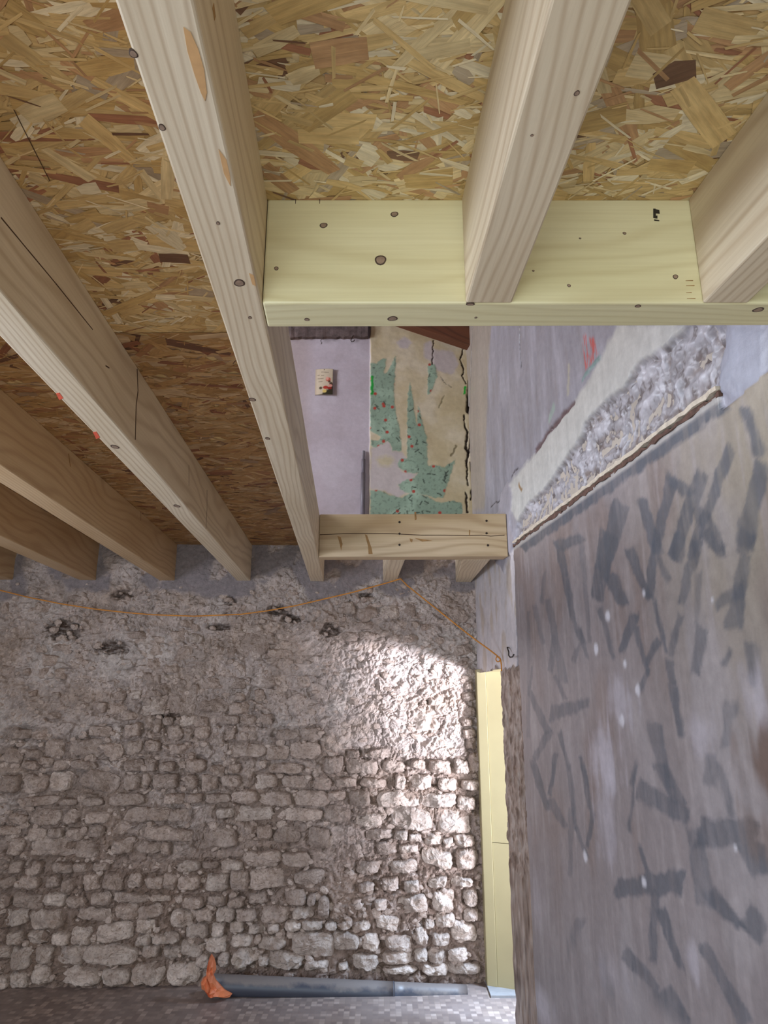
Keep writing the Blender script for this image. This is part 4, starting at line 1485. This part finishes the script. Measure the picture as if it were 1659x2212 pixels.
# boards: over the joists left of the stairwell, and over the near bays
skA = (A_r(4.0) - A_r(1.0)) / 3.0
x0A = A_r(1.0) - skA * 1.0
osb(-2.95, x0A - 0.02, 0.3, 1.72, 3000, 23, skA, (0.88, 0.78, 0.68))  # near board kept brighter, part of the painted light falloff
osb(-2.95, x0A - 0.02, 1.722, 4.52, 2600, 21, skA, (0.62, 0.46, 0.35))  # separate far board, darker and redder: light falloff put into its colour
osb(x0A - 0.018, x0A + 1.62, 0.3, tb(0.5) - 0.01, 3200, 22, skA)
nb_ = boxes('strand_board', [(-2.95, 1.5, -2.6, 0.297, ZC + 0.0015, ZC + 0.022)], M['osb'], None)
nb_.parent = ceil
nb_.matrix_parent_inverse = Matrix.Translation(-Vector(ceil.location))
# short seam in the boards
s0, s1 = on_z(30, 235, ZT), on_z(108, 390, ZT)
dv = (s1 - s0).normalized() * 0.0009
pv = Vector((-dv.y, dv.x, 0))
o = mk('board_seam', [s0 + pv + Vector((0, 0, -.0016)), s1 + pv + Vector((0, 0, -.0016)), s1 - pv + Vector((0, 0, -.0016)), s0 - pv + Vector((0, 0, -.0016))],
       [(0, 1, 2, 3)], M['crack'], None)
o.parent = ceil
o.matrix_parent_inverse = Matrix.Translation(-Vector(ceil.location))

# knots and marks on the timbers
dirA = math.atan2(1.0, skA)
for (x, y, rx, ry) in [(288, 116, 10, 9), (350, 275, 8, 7), (517, 611, 12, 8), (471, 482, 4, 4), (540, 686, 4, 3), (545, 863, 7, 4), (578, 947, 5, 3)]:
    knot_z(jA, x, y, rx, ry)
for (x, y, rx, ry) in [(248, 965, 9, 4), (382, 1093, 7, 3)]:
    knot_z(jB, x, y, rx, ry)
for (x, y, rx, ry) in [(1246, 201, 6, 6), (1149, 292, 3, 3), (1016, 657, 9, 3)]:
    knot_z(jC, x, y, rx, ry)
for (x, y, rx, ry) in [(663, 690, 6, 3), (848, 688, 11, 5), (1378, 661, 7, 3), (1638, 669, 12, 5), (1028, 686, 3, 2)]:
    knot_z(trim1, x, y, rx, ry)
dn = Vector((-kf, 1, 0)).normalized() * -1.0
du_ = Vector((1, kf, 0)).normalized()


def on_trim(x, y):
    d = ray(x, y)
    t = (tl.y - kf * tl.x) / (d.y - kf * d.x)
    p = d * t
    return Vector((p.x, p.y, p.z + CAMZ))


for (x, y, r) in [(699, 487, 8), (852, 463, 8), (822, 562, 13), (597, 580, 5), (1349, 504, 4), (1229, 617, 4), (1459, 598, 6), (1253, 515, 2.5), (1152, 585, 2.5)]:
    p = on_trim(x, y)
    rr = r / F_PX * 1.42
    knot(trim1, p, du_, Vector((0, 0, 1)), dn, rr, rr * 0.85)
# black stamped mark
for quad in ([(1411, 451), (1416, 451), (1417, 472), (1411, 471)], [(1416, 452), (1424, 454), (1425, 462), (1416, 461)],
             [(1413, 474), (1424, 476), (1424, 478), (1413, 477)], [(1416, 466), (1420, 466), (1420, 472), (1416, 472)]):
    flat(trim1, 'ink_mark', [on_trim(*q) for q in quad], M['ink'], dn)
# drying shakes near the right end of the trimmer
for (x0, x1, y) in [(1481, 1497, 606), (1482, 1500, 617), (1482, 1494, 632), (1484, 1502, 645)]:
    flat(trim1, 'check', [on_trim(x0, y), on_trim(x1, y - 0.5), on_trim(x1, y + 1), on_trim(x0, y + 0.8)], M['streak_brown'], dn)
for (x, y) in [(638, 428), (690, 428)]:
    flat(trim1, 'check', [on_trim(x, y + 3), on_trim(x + 1.5, y + 3), on_trim(x + 1, y + 12), on_trim(x, y + 12)], M['crack'], dn)
DN = Vector((0, 0, -1))
zb_pts = lambda pts: [on_z(x, y, ZB) for x, y in pts]
flat(jA, 'resin_streak', zb_pts([(396, 58), (412, 70), (428, 105), (441, 150), (447, 200), (443, 218), (434, 200), (420, 160), (405, 110)]), M['resin'], DN)
flat(jA, 'resin_streak', zb_pts([(472, 322), (489, 345), (497, 380), (498, 402), (484, 375)]), M['resin'], DN)
flat(jA, 'resin_streak', zb_pts([(538, 590), (548, 595), (553, 618), (545, 614)]), M['resin'], DN)
flat(jB, 'chalk_mark', zb_pts([(121, 850), (128, 848), (137, 860), (128, 864)]), M['red_chalk'], DN)
flat(jB, 'chalk_mark', zb_pts([(201, 934), (208, 932), (216, 945), (208, 948)]), M['red_chalk'], DN)


def on_side(x, y, f):
    a_, b2 = Vector((f(1.0), 1.0, 0)), Vector((f(4.0), 4.0, 0))
    n_ = Vector((b2.y - a_.y, a_.x - b2.x, 0)).normalized()
    d = ray(x, y)
    t = a_.dot(n_) / Vector((d.x, d.y, 0)).dot(n_)
    p = d * t
    return Vector((p.x, p.y, p.z + CAMZ)), n_


def side_crack(o, f, pts, w, mat='crack'):
    q = [on_side(x, y, f) for x, y in pts]
    for (p_, n_), (q_, _) in zip(q[:-1], q[1:]):
        dr = (q_ - p_).normalized()
        sd = dr.cross(n_).normalized() * w
        flat(o, 'check', [p_ - sd, q_ - sd * 0.8, q_ + sd * 0.8, p_ + sd], M[mat], n_)


side_crack(jB, B_r, [(296, 797), (298, 845), (294, 875), (292, 950)], 0.0035)
side_crack(jB, B_r, [(447, 1058), (447, 1100), (445, 1142)], 0.002)
side_crack(jB, B_r, [(408, 1005), (408, 1050)], 0.0015)
side_crack(jB, B_r, [(2, 470), (60, 540), (120, 612), (200, 712)], 0.0016)
side_crack(jB, B_r, [(228, 790), (236, 795)], 0.002)
side_crack(jE, E_r, [(148, 980), (152, 1008)], 0.004, 'streak_brown')
side_crack(jE, E_r, [(304, 1105), (304, 1125)], 0.0016)
side_crack(jA, A_r, [(460, 12), (464, 40)], 0.007, 'streak_brown')


# far trimmer: split, brown streaks, screws
def on_t2(x, y):
    d = ray(x, y)
    t = (p0.y - k2 * p0.x) / (d.y - k2 * d.x)
    p = d * t
    return Vector((p.x, p.y, p.z + CAMZ))


N2 = Vector((k2, -1, 0)).normalized()
sp_pts = [(691, 1155), (740, 1153), (790, 1152), (850, 1153), (910, 1156), (960, 1156), (1010, 1157), (1040, 1156), (1060, 1158), (1090, 1156)]
for (a, b_) in zip(sp_pts[:-1], sp_pts[1:]):
    flat(trim2, 'split', [on_t2(a[0], a[1] - 0.7), on_t2(b_[0], b_[1] - 0.7), on_t2(b_[0], b_[1] + 0.9), on_t2(a[0], a[1] + 0.9)], M['crack'], N2)
for poly in ([(729, 1158), (736, 1160), (740, 1175), (737, 1190), (734, 1176)], [(788, 1154), (793, 1156), (803, 1185), (805, 1197), (796, 1197), (795, 1180)],
             [(895, 1106), (899, 1106), (900, 1122), (896, 1124)], [(895, 1162), (915, 1165), (935, 1168), (912, 1170)], [(1013, 1145), (1016, 1145), (1015, 1158), (1013, 1158)],
             [(885, 1163), (892, 1165), (890, 1172), (886, 1169)]):
    flat(trim2, 'brown_streak', [on_t2(*q) for q in poly], M['streak_brown'], N2)
for (x, y) in [(863, 1128), (863, 1153), (863, 1177), (1051, 1125), (1051, 1152), (1054, 1178)]:
    p = on_t2(x, y)
    V = [p + N2 * 0.002] + [p + N2 * 0.002 + Vector((math.cos(t), 0, math.sin(t))) * 0.0065 for t in np.linspace(0, 6.283, 11)[:-1]]
    V += [p - N2 * 0.004 + Vector((math.cos(t), 0, math.sin(t))) * 0.0068 for t in np.linspace(0, 6.283, 11)[:-1]]
    Fc = [(0, 1 + (k + 1) % 10, 1 + k) for k in range(10)] + [(1 + k, 1 + (k + 1) % 10, 11 + (k + 1) % 10, 11 + k) for k in range(10)]
    part(trim2, 'screw', V, Fc, M['screw'])

# ------------------------------------------------------------------ UPSTAIRS TIMBER
a, b_ = on_y(850, 690, 4.40), on_y(1024, 748, 4.40)
dirv = (b_ - a).normalized()
upv = Vector((-dirv.z, 0, dirv.x))
V = []
for yy in (4.40, 4.489):
    for (q, h) in ((a - dirv * 0.4, 0), (b_ - dirv * 0.01, 0), (b_ - dirv * 0.01, 0.16), (a - dirv * 0.4, 0.16)):
        w = q + upv * h
        V.append((w.x, yy, w.z))
f = [(0, 1, 2, 3), (7, 6, 5, 4), (0, 4, 5, 1), (1, 5, 6, 2), (2, 6, 7, 3), (3, 7, 4, 0)]
ax = dirv
rot = Matrix((ax, Vector((0, 1, 0)), ax.cross(Vector((0, 1, 0))))).transposed()
o = mk('roof_timber', V, f, M['old_wood'], None, loc=Vector(V[0]), rot=rot)
bevel(o, 0.004)
tag(o, 'old dark brown sloping roof timber above the torn wallpaper', 'timber')
# decayed wall plate over the whitewashed part
a, b_ = on_far(600, 734), on_far(795, 732)
n = 26
V, Fc = [], []
rr = np.random.default_rng(5)
for i in range(n + 1):
    t = i / n
    x_ = a.x + (b_.x - a.x) * t
    zb_ = a.z + (b_.z - a.z) * t + rr.uniform(-0.005, 0.006)
    dp = 0.035 + rr.uniform(-0.002, 0.003)
    yw = fwy(x_)
    V += [(x_, yw - dp, zb_), (x_, yw - dp - 0.01, zb_ + 0.05), (x_, yw - dp, zb_ + 0.16), (x_, yw - 0.001, zb_ + 0.16), (x_, yw - 0.001, zb_)]
for i in range(n):
    for k in range(5):
        k2_ = (k + 1) % 5
        Fc.append((i * 5 + k, i * 5 + k2_, (i + 1) * 5 + k2_, (i + 1) * 5 + k))
Fc += [(4, 3, 2, 1, 0), tuple(n * 5 + k for k in range(5))]
o = mk('wall_plate', V, Fc, M['rotten'], None, loc=a)
tag(o, 'decayed dark wooden wall plate over the whitewashed end wall', 'timber')

# ------------------------------------------------------------------ BATTEN on the right wall
pa_, pb_ = right_sz(1115, 1176), right_sz(1562, 846)
bat = empty('ceiling_batten', right_pt(pa_[0], pa_[1], 0.0))
tag(bat, 'broken pale lath with a rotten brown underside fixed along the torn plaster edge', 'batten')
n = 70


def ragged(name, z_lo, z_hi, off0, off1, mat, seed, jz, jo):
    r = np.random.default_rng(seed)
    V, Fc = [], []
    for i in range(n + 1):
        t = i / n
        s_ = pa_[0] + (pb_[0] - pa_[0]) * t
        zz = pa_[1] + (pb_[1] - pa_[1]) * t
        a_, c_ = z_lo + r.normal(0, jz), z_hi + r.normal(0, jz)
        o1 = off1 + r.normal(0, jo)
        V += [right_pt(s_, zz + a_, off0), right_pt(s_, zz + a_, o1), right_pt(s_, zz + c_, o1), right_pt(s_, zz + c_, off0)]
    for i in range(n):
        for k in range(4):
            Fc.append((i * 4 + k, (i + 1) * 4 + k, (i + 1) * 4 + (k + 1) % 4, i * 4 + (k + 1) % 4))
    Fc += [(0, 1, 2, 3), (n * 4 + 3, n * 4 + 2, n * 4 + 1, n * 4)]
    o = mk(name, V, Fc, mat, bat)
    return o


ragged('lath', 0.003, 0.017, -0.03, 0.020, M['lath'], 3, 0.0016, 0.002)
ragged('rotten_edge', -0.014, 0.002, -0.02, 0.015, M['rust'], 4, 0.004, 0.0025)

# ------------------------------------------------------------------ PIPE, CLOTH, CORD, SMALL THINGS
px0 = -0.945
pr = 0.052
pipe = empty('drain_pipe', (px0, fwy(px0) - 0.135, 0))
tag(pipe, 'dusty grey plastic drain pipe lying at the foot of the rubble wall', 'pipe')


def pipe_pt(x):
    t = (x - px0) / 1.03
    return Vector((x, fwy(x) - 0.135 + 0.012 * t, pr * (1 - 1.02 * t)))


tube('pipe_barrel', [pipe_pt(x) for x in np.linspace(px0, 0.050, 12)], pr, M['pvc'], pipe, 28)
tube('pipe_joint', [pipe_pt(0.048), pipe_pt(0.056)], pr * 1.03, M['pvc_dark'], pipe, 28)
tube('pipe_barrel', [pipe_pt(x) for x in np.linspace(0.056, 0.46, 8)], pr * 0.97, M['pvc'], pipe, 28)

# orange cloth tied round the end of the pipe
ocr = [(500, 960), (528, 1005), (545, 1070), (548, 1120), (522, 1175), (545, 1225), (605, 1295), (640, 1330), (712, 1370), (690, 1398), (580, 1402),
       (482, 1372), (455, 1345), (402, 1318), (393, 1250), (412, 1205), (452, 1180), (455, 1130), (466, 1060), (480, 1000)]
kc = 350.0 / 1659.0
out = []
for (x, y) in ocr:
    d = ray(350 + x * kc, 1860 + y * kc)
    t = 4.268 / d.y
    p = d * t
    out.append(Vector((p.x, p.y, max(p.z + CAMZ, 0.004))))
cen = Vector((sum(p.x for p in out) / len(out), 0, sum(p.z for p in out) / len(out)))
V, Fc = [], []
rr = np.random.default_rng(11)
n = len(out)
rings = [1.0, 0.72, 0.42, 0.14]
spine = lambda z: cen.x - 0.004 - 0.02 * math.sin((z - 0.02) * 14)
for i, t in enumerate(rings):
    for k, p in enumerate(out):
        zc_k = p.z * t + (1 - t) * min(max(p.z, 0.03), 0.30) * 1.0
        x_ = spine(p.z) * (1 - t) + p.x * t
        fold = (0.5 + 0.5 * math.cos(k * 2.1 + i * 1.3)) * 0.030
        y_ = 4.275 - (1 - t) * 0.022 - (fold if 0 < i else 0.0) + rr.normal(0, 0.002)
        V.append((x_, y_, zc_k))
for i in range(len(rings) - 1):
    for k in range(n):
        k2_ = (k + 1) % n
        Fc.append((i * n + k, i * n + k2_, (i + 1) * n + k2_, (i + 1) * n + k))
Fc.append(tuple((len(rings) - 1) * n + k for k in range(n)))
V += [(x_, y_ + 0.012, z_) for x_, y_, z_ in V[:n]]
b0 = len(V) - n
for k in range(n):
    Fc.append((b0 + k, b0 + (k + 1) % n, (k + 1) % n, k))
Fc.append(tuple(b0 + k for k in range(n))[::-1])
o = mk('orange_rag', V, Fc, M['orange'], None, loc=Vector((cen.x, 4.275, 0)))
tag(o, 'crumpled orange plastic rag tied over the open end of the drain pipe', 'rag')

# cord slung along the wall
YC = 4.355
cpts = [(-60, 1258), (0, 1275), (60, 1290), (130, 1304), (200, 1315), (270, 1323), (330, 1328), (420, 1331), (520, 1327), (580, 1319), (640, 1308), (700, 1294), (760, 1280),
        (800, 1269), (840, 1258)]
pts_ = [on_y(x, y, YC) for x, y in cpts]
kx_ = on_z(865, 1253, ZB - 0.006)
pts_.append(Vector((kx_.x, YC + 0.0, ZBa - 0.005)))
end = on_right(1081, 1424, 0.022)
st_ = pts_[-1]
for (x, y, t) in [(880, 1265, .08), (905, 1285, .2), (935, 1309, .34), (965, 1333, .48), (1000, 1361, .63), (1030, 1384, .77), (1055, 1402, .88), (1072, 1415, .96)]:
    pts_.append(on_y(x, y, YC + (end.y - YC) * t))
pts_.append(end)
pts_.append(on_right(1083, 1436, 0.020))
pts_.append(on_right(1083.5, 1449, 0.016))
cord = empty('cord', pts_[7])
tag(cord, 'thin ochre cord slung along the rubble wall and tied at the door corner', 'cord')
tube('cord_line', pts_, 0.0042, M['cord'], cord, 8)
lp = [end + Vector((-0.006, 0, 0)) + Vector((0.012 * math.cos(t) - 0.008, -0.004, 0.014 * math.sin(t))) for t in np.linspace(0, 6.28, 13)]
tube('cord_knot', lp, 0.0035, M['cord'], cord, 6)

# hooks
hp = [on_right(1096, 1400, 0.014), on_right(1099, 1408, 0.020), on_right(1099, 1416, 0.024), on_right(1102, 1420, 0.03), on_right(1107, 1419, 0.034), on_right(1110, 1414, 0.036)]
o = tube('wall_hook', [on_right(1096, 1398, -0.01)] + hp, 0.0036, M['iron'], None, 8)
tag(o, 'small bent iron hook in the plaster beside the door opening', 'hook')
hp = [on_far(763, 722, 0.0), on_far(762.5, 726, 0.05), on_far(760, 731, 0.052), on_far(758, 735, 0.052), on_far(760, 738.5, 0.052), on_far(764, 737.5, 0.052), on_far(766, 734, 0.052)]
o = tube('ceiling_hook', hp, 0.0034, M['iron'], None, 8)
tag(o, 'small iron hook hanging under the decayed wall plate', 'hook')

# conduit on the whitewash
cd = empty('conduit', on_far(786, 1120, 0.012))
tag(cd, 'grey plastic conduit rising up the whitewashed end wall', 'conduit')
c0, c1, c2, c3 = on_far(785.5, 974, 0.014), on_far(785, 992, 0.014), on_far(784.5, 1022, 0.014), on_far(783, 1135, 0.014)
tube('upper_tube', [c0, c1], 0.0085, M['conduit'], cd, 14)
tube('lower_tube', [c1, c2], 0.0135, M['conduit'], cd, 14)
tube('lower_tube', [c2, c3], 0.015, M['conduit'], cd, 14)

# printed card, bowed
nu, nv = 44, 60
ca, cb = on_far(682, 799), on_far(719, 854.5)
cz0, cz1 = cb.z, ca.z
uu, vv = np.meshgrid(np.linspace(0, 1, nu), np.linspace(0, 1, nv))
cc = np.zeros((nv, nu, 3)) + np.array(srgb(204, 190, 166))
cc = mixc(cc, srgb(168, 148, 128), sstep(0.14, 0.0, uu) * 0.7)
# dark foliage at the foot with red and pink blooms
cc = mixc(cc, srgb(56, 52, 38), sstep(0.0, 0.12, (uu * 0.55 - 0.12) - vv + 0.0 + 0.03 * perlin(uu * 9, vv * 9, 7)))
cc = mixc(cc, srgb(70, 54, 36), sstep(0.9, 0.6, np.hypot((uu - 0.9) / 0.14, (vv - 0.36) / 0.16)))
for (x, y, rx, ry, c_) in [(0.74, 0.58, .16, .09, srgb(196, 106, 88)), (0.68, 0.62, .09, .07, srgb(226, 166, 150)), (0.86, 0.34, .13, .06, srgb(226, 160, 146)),
                           (0.60, 0.27, .17, .07, srgb(176, 56, 46)), (0.82, 0.24, .14, .05, srgb(150, 40, 36)), (0.54, 0.13, .13, .07, srgb(214, 190, 110)),
                           (0.32, 0.25, .10, .06, srgb(84, 70, 48)), (0.80, 0.50, .08, .05, srgb(92, 56, 40))]:
    cc = mixc(cc, c_, sstep(1.1, 0.7, np.hypot((uu - x) / rx, (vv - y) / ry)))
# four short lines of faded lettering, too worn to read
for (x0, x1, y) in [(0.34, 0.76, 0.87), (0.10, 0.24, 0.755), (0.31, 0.50, 0.745), (0.12, 0.48, 0.625), (0.20, 0.44, 0.505)]:
    mm = sstep(0.022, 0.012, np.abs(vv - y + 0.03 * (uu - x0))) * (uu > x0) * (uu < x1) * (0.55 + 0.45 * np.sin(uu * 90))
    cc = mixc(cc, srgb(96, 78, 62), mm)
cc = mixc(cc, srgb(30, 24, 24), sstep(0.035, 0.02, np.hypot(uu - 0.5, (vv - 0.965) * 1.4)))
yy = (ca.y - 0.006) - 0.016 * (1 - (2 * uu - 1) ** 2) * 0.4 - 0.010 * (uu)
P = np.stack([ca.x + (cb.x - ca.x) * uu, yy, cz0 + (cz1 - cz0) * vv], -1)
o = grid_obj('postcard', P, None, cc, M['card'])
sm = o.modifiers.new('thick', 'SOLIDIFY')
sm.thickness = 0.0015
tag(o, 'small bowed flower card with faded lettering pinned to the whitewash', 'card')
print('objects', len(bpy.data.objects))
